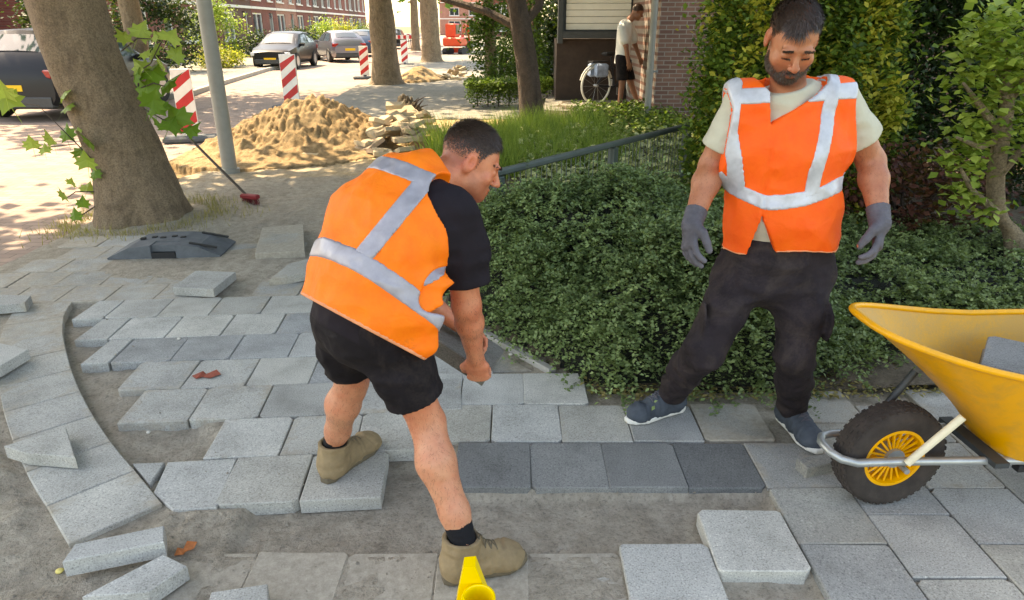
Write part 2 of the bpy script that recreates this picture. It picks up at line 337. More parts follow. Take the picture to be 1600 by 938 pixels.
# ------------------------------------------------------------------ paving slabs, one object each
n = NT('paving_slab'); oi = n.n('ShaderNodeObjectInfo'); cmb = n.n('ShaderNodeVectorMath'); cmb.operation = 'ADD'
vm = n.n('ShaderNodeVectorMath'); vm.operation = 'SCALE'; vm.inputs[0].default_value = (37, 51, 23); n.L(oi.outputs['Random'], vm.inputs['Scale'])
n.L(n.tc.outputs['Object'], cmb.inputs[0]); n.L(vm.outputs[0], cmb.inputs[1]); vec = cmb.outputs[0]
big = n.ramp(n.noise(4, 5, .65, vec=vec), [(.28, (.70, .70, .69)), (.5, (.97, .97, .97)), (.72, (1.15, 1.15, 1.14))]); sp = n.noise(170, 3, .7, vec=vec)
spc = n.ramp(sp, [(.33, (.5, .5, .51)), (.48, (.98, .98, .98)), (.6, (1, 1, 1)), (.7, (1.6, 1.6, 1.56))])
c0 = n.mix(1.0, n.mix(1.0, oi.outputs['Color'], big, 'MULTIPLY'), spc, 'MULTIPLY')
du = n.noise(7, 6, .75, vec=vec, dist=.6); geo = n.n('ShaderNodeNewGeometry'); sep = n.n('ShaderNodeSeparateXYZ'); n.L(geo.outputs['Normal'], sep.inputs[0])
so_ = n.n('ShaderNodeSeparateXYZ'); n.L(n.tc.outputs['Object'], so_.inputs[0]); edge = n.math('MAXIMUM', n.math('ABSOLUTE', so_.outputs['X']), n.math('ABSOLUTE', so_.outputs['Y']))
edge = n.math('MULTIPLY', n.math('SUBTRACT', edge, .105, True), 3.2)
thr = n.math('SUBTRACT', n.math('ADD', n.math('ADD', du, edge), n.math('MULTIPLY', oi.outputs['Alpha'], .9)), .78); fac = n.math('MULTIPLY', n.math('MULTIPLY', thr, 4.5, True), .85)
n.col(n.mix(fac, c0, n.mix(n.ramp(n.noise(34, 6, .8, vec=vec), [(.35, (0, 0, 0)), (.65, (1, 1, 1))]), srgb(144, 134, 119), srgb(180, 169, 153)))); n.rough(.88); n.b.inputs['Specular IOR Level'].default_value = .3
n.bump(n.math('ADD', sp, n.math('MULTIPLY', du, .6)), .35, .004); M_SLAB = n.m
def hgt(p):
    return float(hz(np.array([p[0]]), np.array([p[1]]))[0])
def rot2(x, y, a): return (x*math.cos(a)-y*math.sin(a), x*math.sin(a)+y*math.cos(a))
PAVE = link('pavement', None, kind='structure')
UNIT = []
for k in range(8):                                   # a few slightly different castings of a 30 x 30 slab
    jt = lambda: random.uniform(-.002, .002); q = .1490; ch = lambda: random.choice((.003, .004, .012, .02)); c1, c2, c3, c4 = ch(), ch(), ch(), ch()
    UNIT.append(MB().prism([(-q+c1, -q+jt()), (random.uniform(-.09, .09), -q+abs(jt())), (q-c2, -q+jt()), (q+jt(), -q+c2), (q+jt(), q-c3), (q-c3, q+jt()), (-q+c4, q+jt()), (-q+jt(), q-c4), (-q+abs(jt()), random.uniform(-.08, .08)), (-q+jt(), -q+c1)], -.055, 0, .0035).mesh('paving_slab', M_SLAB))
def tone(l, warm=0): return (l*(1.01+.03*warm), l*.99, l*(.925-.05*warm))
def slab(x, y, a=0, z=0, l=None, warm=0, dust=.1, mesh=None, tilt=.006, name='paving_slab', parent=PAVE):
    o = link(name, mesh or random.choice(UNIT), parent); o.location = (x, y, z+random.uniform(-.0025, .0025))
    o.rotation_euler = (random.uniform(-tilt, tilt), random.uniform(-tilt, tilt), a+random.choice((0, math.pi/2, math.pi))*(mesh is None)+random.uniform(-.006, .006))
    l = l if l else random.uniform(.30, .40); l = l*1.26; o.color = (*tone(l, warm), dust); return o
def cut(poly, z=0, th=.055, l=None, warm=0, dust=.1, name='paving_slab', parent=PAVE, bev=.0035):
    """a slab sawn to an outline (world XY, ccw)"""
    c = Vector((sum(p[0] for p in poly)/len(poly), sum(p[1] for p in poly)/len(poly), 0)); ar = sum(poly[i-1][0]*poly[i][1]-poly[i][0]*poly[i-1][1] for i in range(len(poly)))
    if ar < 0: poly = poly[::-1]
    o = MB().prism([(p[0]-c.x, p[1]-c.y) for p in poly], -th, 0, bev).obj(name, M_SLAB, parent); o.location = (c.x, c.y, z)
    l = l if l else random.uniform(.30, .40); l = l*1.26; o.color = (*tone(l, warm), dust); return o
# middle rows (half bond)
TH = .303
for x0, y0, l, wm, ds in ((-.092, 2.895, .37, 0, .0), (.205, 2.895, .42, .3, .05), (-.242, 2.592, .33, 1.2, .12), (.062, 2.592, .36, 0, 0), (.363, 2.592, .35, .8, .15), (.664, 2.592, .27, -.3, .15),
                          (.967, 2.6, .28, 1.2, .45), (-.077, 2.282, .155, -.6, 0), (.222, 2.282, .19, -.4, 0), (.52, 2.282, .175, -.6, 0), (.818, 2.282, .125, -.8, 0)):
    slab(x0, y0, 0, -.002, l, wm, ds)
cut([(-.385, 2.745), (-.245, 2.745), (-.245, 3.045), (-.37, 3.045)], 0, l=.36)
# left rows, turned a little, run up to the curved border
LA = R(4.5); LO = Vector((-.525, 2.368))
def Lw(s, r_): x, y = rot2(s, r_, LA); return (LO.x+x, LO.y+y)
kerb_x = lambda y: -.2+(3.53-y)*.36/.46       # border along the shrubs
rowmin = {}
for r_ in range(-1, 11):
    off = .02 if r_ % 2 else -.12
    for k in range(-14, 6):
        s0 = off+.303*k; c = Lw(s0+.1515, r_*.302+.1525); y = c[1]
        if r_ == -1 and not (-2 <= k <= -1): continue
        if r_ == 0 and s0+.303 > .2: continue
        if r_ == 1 and s0+.303 > .35: continue
        bl = Lw(s0, r_*.302); tl = Lw(s0, r_*.302+.305); tr = Lw(s0+.303, r_*.302+.305); br_ = Lw(s0+.303, r_*.302)
        if y < 3.98:
            if bl[0] < arc_x(bl[1])+.03 or tl[0] < arc_x(tl[1])+.03: continue
        elif bl[0] < -3.72: continue
        if y > 3.0 and max(tr[0]-kerb_x(tr[1]), br_[0]-kerb_x(br_[1])) > -.01:
            continue
        if y > 4.35 and c[0] > -1.15 and y > 4.7: continue
        if y > 5.35: continue
        old = y > 4.0
        if old and random.random() < .10: continue
        if -2.6 < c[0] < -1.3 and 4.5 < y < 5.0 and random.random() < .55: continue
        if y < 3.98: rowmin[r_] = min(rowmin.get(r_, 9), s0)
        blue = 2.9 < y < 3.7 and random.random() < .5
        slab(c[0], c[1], LA, (-.006 if old else 0), random.uniform(.27, .33) if old else (random.uniform(.24, .29) if blue else random.uniform(.30, .385)), -.7 if blue else random.uniform(-.2, .9), random.uniform(.3, .5) if old else random.choice((.03, .08, .12, .2, .25)))
for r_, sm in rowmin.items():                # slabs sawn to close each row towards the curved border
    if r_ < 1: continue
    s1 = sm
    while True:
        q = Lw(s1-.01, r_*.302); q2 = Lw(s1-.01, r_*.302+.302)
        if q[0] < arc_x(q[1])+.05 or s1 < sm-.297: break
        s1 -= .01
    if sm-s1 > .14: cut([Lw(s1, r_*.302+.002), Lw(sm-.005, r_*.302+.002), Lw(sm-.005, r_*.302+.3), Lw(s1+.02, r_*.302+.3)], 0, l=random.uniform(.25, .34), dust=.15)
g2 = lambda L, z=0: [(gnd(u, v, z).x, gnd(u, v, z).y) for u, v in L]
cut(g2([(270, 797), (240, 769), (262, 722), (370, 716), (338, 793)]), 0, l=.37)
cut(g2([(207, 724), (257, 722), (234, 757)]), 0, l=.33)
cut([(-.36, 3.66), (-.27, 3.36), (-.12, 3.36), (-.22, 3.52)], -.004, l=.26, dust=.3)
cut([(-.40, 3.08), (-.1, 3.08), (.10, 3.10), (-.09, 3.33), (-.37, 3.33)], -.012, l=.22, warm=1, dust=.3)
# curved border of slabs set on edge of the field
arc = [Vector(p) for p in ARC_I]; pts = []
for i in range(60):
    tt = i/59*(len(arc)-1); k = min(int(tt), len(arc)-2); pts.append(arc[k].lerp(arc[k+1], tt-k))
cum = [0]
for i in range(1, len(pts)): cum.append(cum[-1]+(pts[i]-pts[i-1]).length)
def on_arc(s):
    k = min(max(0, sum(1 for c in cum if c <= s)-1), len(pts)-2); u = (s-cum[k])/(cum[k+1]-cum[k]); p = pts[k].lerp(pts[k+1], u); d = (pts[min(k+3, 59)]-pts[max(k-2, 0)]).normalized()
    return p, Vector((d.y, -d.x))
nb = 9
for i in range(nb):
    s0 = cum[-1]*i/nb+.003; s1 = cum[-1]*(i+1)/nb-.003; (a, na), (b, nb_) = on_arc(s0), on_arc(s1); (m_, nm) = on_arc((s0+s1)/2)
    w_ = .30; cut([tuple(a-na*.0), tuple(m_), tuple(b), tuple(b+nb_*w_), tuple(m_+nm*w_), tuple(a+na*w_)], .004-(i < 2)*.01, l=random.uniform(.30, .36), warm=random.uniform(.3, 1.0), dust=(.42, .4, .3, .25, .22, .18, .2, .1, .2)[i])
# right field: running bond turned by 90 degrees
for ci, x0 in enumerate((.965, 1.268, 1.571, 1.874, 2.177, 2.48)):
    off = 1.523-.303*4 if ci % 2 == 0 else 1.6745-.303*4
    for k in range(0, 10):
        y0 = off+.303*k
        if y0 < .85 or y0+.303 > (2.75 if ci == 0 else 2.9): continue
        if ci == 0 and y0 > 2.42: continue
        slab(x0+.1515, y0+.1515, 0, 0, random.choice((.27, .31, .34, .25)), random.choice((0, .2, .9, 1.2)), random.choice((.05, .1, .2)) if y0 < 2.1 else .3)
slab(.808, 1.842, 0, .012, .40, .6, .03); slab(.508, 1.677, 0, .002, .37, .2, .08); slab(.808, 1.21, 0, 0, .3); slab(.508, 1.37, 0, 0, .33)
for k, x0 in enumerate((-1.15, -.85, -.55, -.25, .05)):      # old slabs under a film of sand
    slab(x0+.155, 1.652, 0, -.012, .31, .6, (.82, .80, .72, .62, .5)[k]); slab(x0+.31, 1.348, 0, -.012, .3, .5, .7)
# ------------------------------------------------------------------ edging beside the shrubs
ed = MB(); a = Vector((-.30, 3.665, 0)); b = Vector((.175, 3.055, 0)); d = (b-a); M = Matrix.Rotation(math.atan2(d.y, d.x), 3, 'Z')
ed.box((a+b)/2+Vector((.03, .02, -.05)), (d.length, .045, .12), M, .006)
tag(ed.obj('edging_kerb', M_KERB), 'narrow pale concrete edging strip running diagonally beside the dark shrub', 'kerb')
# ------------------------------------------------------------------ loose slabs
def loose(px, ztop, label, l=.36, warm=0, dust=.08, th=.055, name='loose_slab'):
    o = cut(g2(px, ztop), ztop, th, l, warm, dust, name, None, .003); tag(o, label, 'paving slab'); return o
loose([(6, 697), (103, 667), (117, 714), (40, 708)], .066, 'sawn grey slab wedge lying on the curved border row', .36, .5)
loose([(97, 878), (117, 850), (256, 821), (256, 847)], .075, 'long sawn sliver of grey slab on the sand, upper of two', .36, -.3, .02, .06)
loose([(128, 932), (255, 866), (292, 884), (232, 925)], .055, 'pointed sawn slab offcut on the sand, lower of two', .38, -.2, .02)
loose([(330, 925), (418, 912), (420, 960), (318, 965)], .05, 'grey slab lying at the bottom edge beside the sandy strip', .34, .2, .2)
loose([(-60, 560), (0, 536), (44, 546), (0, 572), (-40, 590)], .075, 'slab resting on the curved border at the left edge', .36, .2, .1)
loose([(-40, 470), (-10, 460), (48, 462), (38, 474), (-30, 480)], .055, 'small slab piece on the old paving far left', .30, 0, .2)
loose([(270, 449), (305, 423), (368, 425), (333, 452)], .06, 'loose grey slab lying on the swept sand, right of centre left', .31, .2, .12)
loose([(398, 396), (410, 356), (474, 350), (476, 392)], .062, 'dusty flat slab lying behind the bending worker, beside the rubber foot', .29, .8, .4)
o = loose([(418, 432), (452, 411), (500, 405), (500, 424)], .065, 'tilted slab propped on sand just left of the bending worker', .30, .8, .3); o.rotation_euler = (R(4), R(-5), 0)
o = cut(g2([(1245, 716), (1292, 708), (1304, 722), (1262, 732)], .045), .045, .05, .2, .4, .3, 'paver_block', None); tag(o, 'small dark paver block under the shoe beside the wheelbarrow wheel', 'paver')
# ------------------------------------------------------------------ pebbles and fallen leaves
M_PEB = basic('pebble', srgb(190, 185, 175), .8, .3, 20, .2)
def pebble(u, v, r, label, mat=M_PEB):
    p = gnd(u, v, 0); z0 = max(hgt(p), -.002 if (p.y > 2.1 and p.x < -.3) else -1); m = bmesh.new(); bmesh.ops.create_icosphere(m, subdivisions=2, radius=r)
    for q in m.verts: q.co *= 1+.25*mnoise.noise(q.co*60+Vector((u, v, 0))); q.co.z *= .6
    me = bpy.data.meshes.new('pebble'); m.to_mesh(me); m.free(); me.materials.append(mat); me.shade_smooth(); o = link('pebble', me, loc=(p.x, p.y, z0+r*.45)); tag(o, label, 'stone')
M_YEL = basic('yellow_bit', srgb(225, 205, 120), .7, .2, 20, .1)
pebble(92, 887, .012, 'small yellowish stone at the tip of the long slab sliver', M_YEL)
pebble(798, 551, .012, 'pale pebble in the dirt beside the edging strip')
pebble(517, 718, .014, 'small dark grit stone at the slab edge by the bedding strip'); pebble(232, 676, .010, 'tiny pale stone in the gap by the curved border')
pebble(280, 530, .012, 'white stone chip on the new slabs, left field')
M_RLEAF = basic('dead_leaf_red', srgb(150, 70, 52), .8, .35, 40, .3); M_OLEAF = basic('dead_leaf_orange', srgb(190, 110, 60), .8, .35, 40, .3)
def dead_leaf(u, v, s, mat, label, a=0):
    p = gnd(u, v, 0); z0 = max(hgt(p), 0 if v < 700 else -1)+.006; m = MB(); pr = [(0, 0), (.3, .25), (.45, .1), (.75, .3), (1, 0), (.7, -.22), (.4, -.1), (.25, -.25)]
    q = [(x*s, y*s*1.2, .004*math.sin(9*x)+.006*abs(y)) for x, y in pr]; m.add(q, [tuple(range(8))]); m.add([(x, y, z-.0012) for x, y, z in q], [tuple(range(7, -1, -1))])
    o = m.obj('fallen_leaf', mat, loc=(p.x, p.y, z0)); o.rotation_euler = (0, 0, a); tag(o, label, 'leaf')
dead_leaf(300, 589, .14, M_RLEAF, 'reddish dead leaf lying on the new slabs', .1); dead_leaf(272, 868, .08, M_OLEAF, 'orange dead leaf in the sand by the slab offcuts', .9)
# loose grit scattered over the sand: nobody could count it
gp = []; rg = np.random.default_rng(5)
while len(gp) < 5200:
    u = rg.uniform(0, 1250); v = rg.uniform(330, 938); p = gnd(u, v)
    if p.x < -3.6: continue
    z = hgt(p); on_bed = z < -.03
    if on_bed and not (p.x > -.95 and p.x < .95 and 1.78 < p.y < 2.13): 
        if rg.random() > .12: continue
        z = .002
    gp.append((p.x, p.y, z, rg.uniform(.0012, .0048)*(1.7 if rg.random() < .06 else 1)*(1+.12*p.y)))
V = []; F = []
tet = np.array([(1, 0, -.3), (-.5, .87, -.3), (-.5, -.87, -.3), (0, 0, .9)]); 
for i, (x, y, z, r_) in enumerate(gp):
    a = rg.uniform(0, 6.3); c, s_ = math.cos(a), math.sin(a); T = tet*(1+rg.normal(size=(4, 1))*.25); V += [(x+r_*(q[0]*c-q[1]*s_), y+r_*(q[0]*s_+q[1]*c), z+r_*q[2]) for q in T]; b = i*4
    F += [(b, b+1, b+3), (b+1, b+2, b+3), (b+2, b, b+3)]
link('grit', npmesh('grit', np.array(V), np.array(F), M_SAND), kind='stuff', label='fine grit and sand grains scattered on the paving', category='grit')
# ================================================================== BUILDINGS
def brickmat(name, c1, c2, mortar, w=.21, h=.065):
    n = NT(name); br = n.n('ShaderNodeTexBrick'); mp = n.n('ShaderNodeMapping'); mp.inputs['Rotation'].default_value = (R(90), 0, 0); n.L(n.tc.outputs['Object'], mp.inputs[0]); n.L(mp.outputs[0], br.inputs['Vector'])
    for k_, v_ in (('Scale', 1.0), ('Mortar Size', .008), ('Brick Width', w), ('Row Height', h), ('Mortar Smooth', .2)): br.inputs[k_].default_value = v_
    br.inputs['Color1'].default_value = c1; br.inputs['Color2'].default_value = c2; br.inputs['Mortar'].default_value = mortar
    n.col(n.mix(1.0, br.outputs['Color'], n.ramp(n.noise(1.2, 5, .7), [(.3, (.75, .75, .75)), (.7, (1.12, 1.1, 1.08))]), 'MULTIPLY')); n.rough(.9); n.bump(br.outputs['Fac'], -.6, .01); return n.m
M_BRICK = brickmat('brick_brown', srgb(136, 100, 86), srgb(116, 84, 74), srgb(150, 138, 128))
M_BRED = brickmat('brick_red', srgb(140, 66, 54), srgb(118, 54, 46), srgb(130, 112, 100)); M_BPINK = brickmat('brick_pink', srgb(176, 118, 98), srgb(158, 104, 88), srgb(170, 150, 136))
M_BBRN = brickmat('brick_dark', srgb(104, 66, 54), srgb(88, 56, 48), srgb(120, 104, 94))
M_WHITE = basic('white_paint', srgb(226, 224, 216), .5, .08, 3, .05); M_CREAM = basic('cream_panel', srgb(232, 232, 224), .55, .08, 3, .05)
M_SHADE_BRN = basic('shade_dark_brown', srgb(58, 46, 40), .8, .3, 6, .3); M_ROOF = basic('roof_tile', srgb(120, 64, 48), .85, .3, 6, .4, 12, .03); M_DGREY = basic('dark_grey_paint', srgb(58, 62, 64), .5, .2, 8, .1)
M_GREY = basic('grey_paint', srgb(138, 137, 130), .45, .12, 8, .08); M_ZINC = basic('zinc', srgb(150, 152, 152), .4, .15, 6, .1, 60, .002, .5)
n = NT('window_glass'); n.col((.03, .04, .05, 1)); n.rough(.06); n.b.inputs['Specular IOR Level'].default_value = .8; M_GLASS = n.m
M_DOORS = [basic('door_'+c, srgb(*v), .4, .1, 4, .05) for c, v in (('green', (38, 70, 56)), ('blue', (44, 60, 96)), ('red', (120, 36, 34)), ('grey', (86, 90, 94)))]
def house(name, label, loc, rz, wall, W=6.0, Hh=5.6, D=8.0, door=0, group=None, bay=True):
    """terraced house: facade faces local -Y, local origin at the middle of its foot"""
    t = thing(name, label, 'house', loc, rz, group); wl = MB(); xw = [(-1.75, 2.3), (1.55, 1.1)] if bay else [(-1.6, 1.6), (1.3, 1.6)]
    # wall built round its openings
    cuts = [(-1.75-1.1, -1.75+1.1, .75, 2.45), (1.55-.5, 1.55+.5, .0, 2.5), (-1.75-.9, -1.75+.9, 3.3, 4.7), (1.55-.6, 1.55+.6, 3.3, 4.7)]
    xe = sorted({-W/2, W/2, *[c[0] for c in cuts], *[c[1] for c in cuts]}); ze = sorted({0, Hh, *[c[2] for c in cuts], *[c[3] for c in cuts]})
    for i in range(len(xe)-1):
        for k in range(len(ze)-1):
            cx = (xe[i]+xe[i+1])/2; cz = (ze[k]+ze[k+1])/2
            if any(c[0] < cx < c[1] and c[2] < cz < c[3] for c in cuts): continue
            wl.box((cx, .15, cz), (xe[i+1]-xe[i], .3, ze[k+1]-ze[k]))
    wl.box((0, D/2+.15, Hh/2), (W, D-.31, Hh)) ; wl.obj('wall', wall, t)
    for (x0, x1, z0, z1) in (cuts[0], cuts[2], cuts[3]):
        f = MB(); cx = (x0+x1)/2; w_ = x1-x0; h_ = z1-z0
        for dx in (-w_/2+.05, 0, w_/2-.05): f.box((cx+dx, .10, (z0+z1)/2), (.1, .08, h_-.004))
        for dz in (z0+.05, z1-.05): f.box((cx, .095, dz), (w_-.22, .07, .1))
        fo = f.obj('window', M_WHITE, t); MB().box((cx, .15, (z0+z1)/2), (w_-.12, .02, h_-.12)).obj('pane', M_GLASS, fo); MB().box((cx, -.02, z0-.04), (w_+.16, .14, .08)).obj('sill', M_WHITE, fo)
    d = MB().box((1.55, .13, 1.05), (.86, .06, 2.1), None, .01).obj('door', M_DOORS[door % 4], t); MB().box((1.55, .11, 2.3), (.86, .05, .3)).obj('fanlight', M_GLASS, d); MB().box((1.22, .085, 1.05), (.03, .05, .14)).obj('handle', M_ZINC, d)
    fr = MB()
    for dx in (-.465, .465): fr.box((1.55+dx, .1, 1.25), (.065, .12, 2.5))
    fr.obj('door_frame', M_WHITE, t); MB().box((0, -.02, 2.78), (W-.02, .1, .16)).obj('band', M_WHITE, t)
    rf = MB().add([(-W/2, -.35, Hh+.004), (W/2, -.35, Hh+.004), (W/2, D/2, Hh+3.2), (-W/2, D/2, Hh+3.2), (-W/2, D+.35, Hh+.004), (W/2, D+.35, Hh+.004)], [(0, 1, 2, 3), (3, 2, 5, 4), (0, 3, 4), (1, 5, 2), (0, 4, 5, 1)]).obj('roof', M_ROOF, t)
    MB().box((W/2-.6, D/2, Hh+3.3), (.7, .6, 1.2)).obj('chimney', wall, rf); MB().box((0, -.28, Hh-.06), (W-.02, .14, .12)).obj('gutter', M_WHITE, t)
    return t
ordn = ['first', 'second', 'third', 'fourth', 'fifth', 'sixth', 'seventh', 'eighth', 'ninth', 'tenth', 'eleventh', 'twelfth']
walls = [M_BRED, M_BRED, M_BBRN, M_BRED, M_BPINK, M_BRED, M_BBRN, M_BRED, M_BRED, M_BBRN, M_BRED]; nm = {M_BRED.name: 'red', M_BBRN.name: 'dark', M_BPINK.name: 'pinkish'}
for k in range(11):
    Y = 36+6.05*k; X = -16.2-.035*Y
    house('terraced_house', f'{nm[walls[k].name]} brick terraced house across the street, {ordn[k]} of the row from the left', (X, Y, 0), R(90+2), walls[k], door=k, group='terraced houses across the street')
house('corner_house', 'pinkish brick house behind the dark parked car at far left', (-25.5, 27, 0), R(30), M_BPINK, door=1)
house('end_house', 'pale house far away closing the end of the street', (-9, 138, 0), R(4), M_BPINK, W=9, door=3); house('end_house', 'distant red brick house behind the orange excavator', (0, 120, 0), R(8), M_BRED, W=8, door=2)
# --- house on the right, corner with downpipe
HZ = .22; hc = gnd(1012, 186, HZ)
t = thing('brick_house', 'brown brick house behind the yellow-green shrub, with grey downpipe at its corner', 'house', (hc.x, hc.y, 0))
MB().box((3.9, 2.6, 3.0), (7.6, 5.0, 6.2)).obj('wall', M_BRICK, t)
MB().tube([(-.02, -.02, HZ-.1), (-.02, -.02, 5.9)], .052, 14).obj('downpipe', M_GREY, t, smooth=True)
for z in (.95, 2.4, 4.2): MB().box((.02, .03, z), (.17, .12, .035)).obj('pipe_bracket', M_ZINC, t)
# recessed entrance wall with white boarding, left of the pipe
pb = MB().box((-.55, 2.85, 3.1), (1.34, .16, 3.2)).obj('panel', M_DGREY, t)
for k in range(26): MB().box((-.55, 2.75, 1.6+.1175*k), (1.22, .05, .110), None, .006).obj('board', M_CREAM, pb)
MB().box((-1.27, 2.76, 3.0), (.09, .24, 3.4)).obj('corner_post', M_DGREY, t); MB().box((-.55, 2.72, 1.45), (1.34, .2, .12)).obj('sill', M_DGREY, t)
MB().box((-.62, 3.5, .7), (1.4, 1.2, 1.36)).obj('base_wall', M_SHADE_BRN, t)  # coloured dark brown to stand for the shade below the boards
MB().add([(-1.7, -.5, 6.1), (8, -.5, 6.1), (8, 5.5, 6.1), (-1.7, 5.5, 6.1), (-1.7, 2.5, 8.4), (8, 2.5, 8.4)], [(0, 1, 5, 4), (2, 3, 4, 5), (0, 4, 3), (1, 2, 5), (3, 2, 1, 0)]).obj('roof', M_ROOF, t)
# ================================================================== VEHICLES
n = NT('car_black'); n.col(srgb(16, 18, 22)); n.rough(.3); n.b.inputs['Specular IOR Level'].default_value = .22; M_CBLK = n.m
n = NT('car_dark_grey'); n.col(srgb(40, 40, 43)); n.rough(.3); n.b.inputs['Specular IOR Level'].default_value = .25; M_CDG = n.m
n = NT('car_silver'); n.col(srgb(120, 120, 130)); n.rough(.3); n.b.inputs['Metallic'].default_value = .6; n.b.inputs['Coat Weight'].default_value = .5; M_CSIL = n.m
n = NT('car_blue'); n.col(srgb(60, 78, 100)); n.rough(.28); n.b.inputs['Metallic'].default_value = .3; M_CBLU = n.m
M_TYRE = basic('tyre_rubber', srgb(36, 36, 38), .8, .25, 30, .2); M_TYRE2 = basic('dusty_tyre', srgb(58, 50, 46), .9, .45, 14, .4, 90, .004); n = NT('lamp_red'); n.col(srgb(150, 18, 20)); n.rough(.15); M_LRED = n.m
n = NT('lamp_clear'); n.col(srgb(210, 215, 220)); n.rough(.1); M_LCLR = n.m; M_PLATE = basic('plate_yellow', srgb(232, 186, 30), .5, .05, 4, 0)
n = NT('car_glass'); n.col((.05, .07, .09, 1)); n.rough(.05); n.b.inputs['Specular IOR Level'].default_value = 1.0; M_CGL = n.m
M_ALU = basic('alloy', srgb(170, 172, 176), .35, .1, 20, 0, metal=.8)
HATCH = [(0, .62, .70, .70), (.12, .72, .76, .86), (.55, .82, .86, .96), (1.15, .92, .985, 1.0), (1.95, .95, 1.40, 1.0), (2.6, .96, 1.475, 1.0), (3.4, .97, 1.43, .99), (3.85, .98, 1.14, .96), (4.05, .90, .98, .93), (4.2, .70, .78, .84)]
SUV = [(0, .68, .78, .76), (.12, .80, .88, .88), (.6, .92, .99, .97), (1.3, 1.02, 1.10, 1.0), (1.95, 1.06, 1.58, 1.0), (2.7, 1.07, 1.67, 1.0), (3.9, 1.08, 1.62, .99), (4.38, 1.06, 1.22, .97), (4.52, .95, 1.05, .95), (4.6, .72, .82, .90)]
def car(name, label, loc, rz, prof, W, paint, glassx, group=None):
    """local +X = forward; profile runs from the nose (x=0) to the tail"""
    t = thing(name, label, 'car', loc, rz, group); L = prof[-1][0]
    def sec(x):
        for a, b in zip(prof, prof[1:]):
            if a[0] <= x <= b[0]:
                u = (x-a[0])/(b[0]-a[0]); belt, top, w_ = (a[i]+(b[i]-a[i])*u for i in (1, 2, 3)); break
        w_ = w_*W/2; cab = min(1, max(0, (top-belt-.08)/.3)); wt = w_*(.95-.19*cab); lo = .22+.08*(x < .3 or x > L-.3)
        return [(w_*.86, lo), (w_*.97, lo+.12), (w_, .55), (w_*.985, min(belt, top-.03)), (wt, top-.045), (wt*.8, top-.004), (0, top+.012)]
    body = MB(); xs_ = sorted({p[0] for p in prof} | {.3, .8, 1.55, 2.25, 3.0}); n_ = 13; V = []
    for x in xs_:
        s = sec(x); V += [(-x, y, z) for y, z in s]+[(-x, -y, z) for y, z in s[-2::-1]]
    F = [(i*n_+k, i*n_+k+1, (i+1)*n_+k+1, (i+1)*n_+k) for i in range(len(xs_)-1) for k in range(n_-1)]+[(i*n_+n_-1, i*n_, (i+1)*n_, (i+1)*n_+n_-1) for i in range(len(xs_)-1)]
    F += [tuple(range(n_-1, -1, -1)), tuple((len(xs_)-1)*n_+k for k in range(n_))]; body.add([(x+L/2, y, z) for x, y, z in V], F); bo = body.obj('body', paint, t, True, 35)
    def sp(x, tt, s):
        a = sec(x); y = a[3][0]+(a[4][0]-a[3][0])*tt; z = a[3][1]+(a[4][1]-a[3][1])*tt; return Vector((L/2-x, s*(y+.012), z+.004))
    x0, x1, x2, x3 = glassx        # cowl, roof front, roof rear, tail glass foot
    for s in (1, -1):
        for (a, b, c, d) in ((x0+.35, (x1+x2)/2-.05, (x1+x2)/2-.05, x1+.12), ((x1+x2)/2+.05, x3-.25, x2-.12, (x1+x2)/2+.05)):
            q = [sp(a, .1, s), sp(b, .1, s), sp(c, .86, s), sp(d, .86, s)]; MB().add(q, [(0, 1, 2, 3) if s < 0 else (3, 2, 1, 0)]).obj('side_window', M_CGL, t)
    for (xa, xb, nmw) in ((x0+.06, x1-.06, 'windscreen'), (x3-.04, x2+.1, 'rear_window')):
        a = sec(xa); b = sec(xb); up = Vector((.008*(1 if nmw[0] == 'w' else -1), 0, .012)); m = MB(); V = []
        for x, s in ((xa, a), (xb, b)):
            for k in range(7):
                u = -1+k/3; yy = s[5][0]*1.12*u; zz = s[6][1]-(s[6][1]-s[4][1])*abs(u)**3*.9; V.append(Vector((L/2-x, yy, zz))+up)
        F = [(k, k+1, k+8, k+7) for k in range(6)]; m.add(V, F if nmw[0] == 'w' else [f[::-1] for f in F]).obj(nmw, M_CGL, t, True)
    r = .325 if W < 1.85 else .36
    for xx in (.82, L-.85):
        for s in (1, -1):
            M = Matrix.Translation((L/2-xx, s*(W/2-.085), r)) @ Matrix.Rotation(R(90), 4, 'X'); wh = MB().lathe([(r*.62, -.1), (r*.95, -.105), (r, -.07), (r, .07), (r*.95, .105), (r*.62, .1)], M, 24).obj('wheel', M_TYRE, t, True)
            MB().lathe([(.001, -.09), (r*.63, -.098), (r*.63, .098), (.001, .09)], M, 16).obj('rim', M_ALU, wh, True)
    for s in (1, -1):
        MB().box((L/2-.10, s*W*.36, prof[1][1]-.10), (.16, .34, .13), Matrix.Rotation(-s*.35, 3, 'Z'), .02).obj('headlight', M_LCLR, t); MB().box((-L/2+.09, s*W*.385, prof[-2][1]-.08), (.14, .30, .15), Matrix.Rotation(s*.35, 3, 'Z'), .02).obj('tail_light', M_LRED, t)
        MB().box((L/2-x0-.35, s*(W/2+.06), prof[3][1]+.04), (.12, .18, .12), None, .02).obj('mirror', paint, t)
    MB().box((L/2-.0, 0, .42), (.03, .5, .11)).obj('number_plate', M_PLATE, t); MB().box((-L/2+.02, 0, .62), (.06, .5, .11)).obj('number_plate', M_PLATE, t)
    MB().box((L/2-.06, 0, .33), (.16, W*.72, .2), None, .03).obj('bumper', M_DGREY, t); MB().box((-L/2+.07, 0, .36), (.18, W*.8, .22), None, .03).obj('bumper', M_DGREY, t)
    MB().box((0, 0, .24), (L*.82, W*.7, .08)).obj('underbody', M_DGREY, t)
    return t
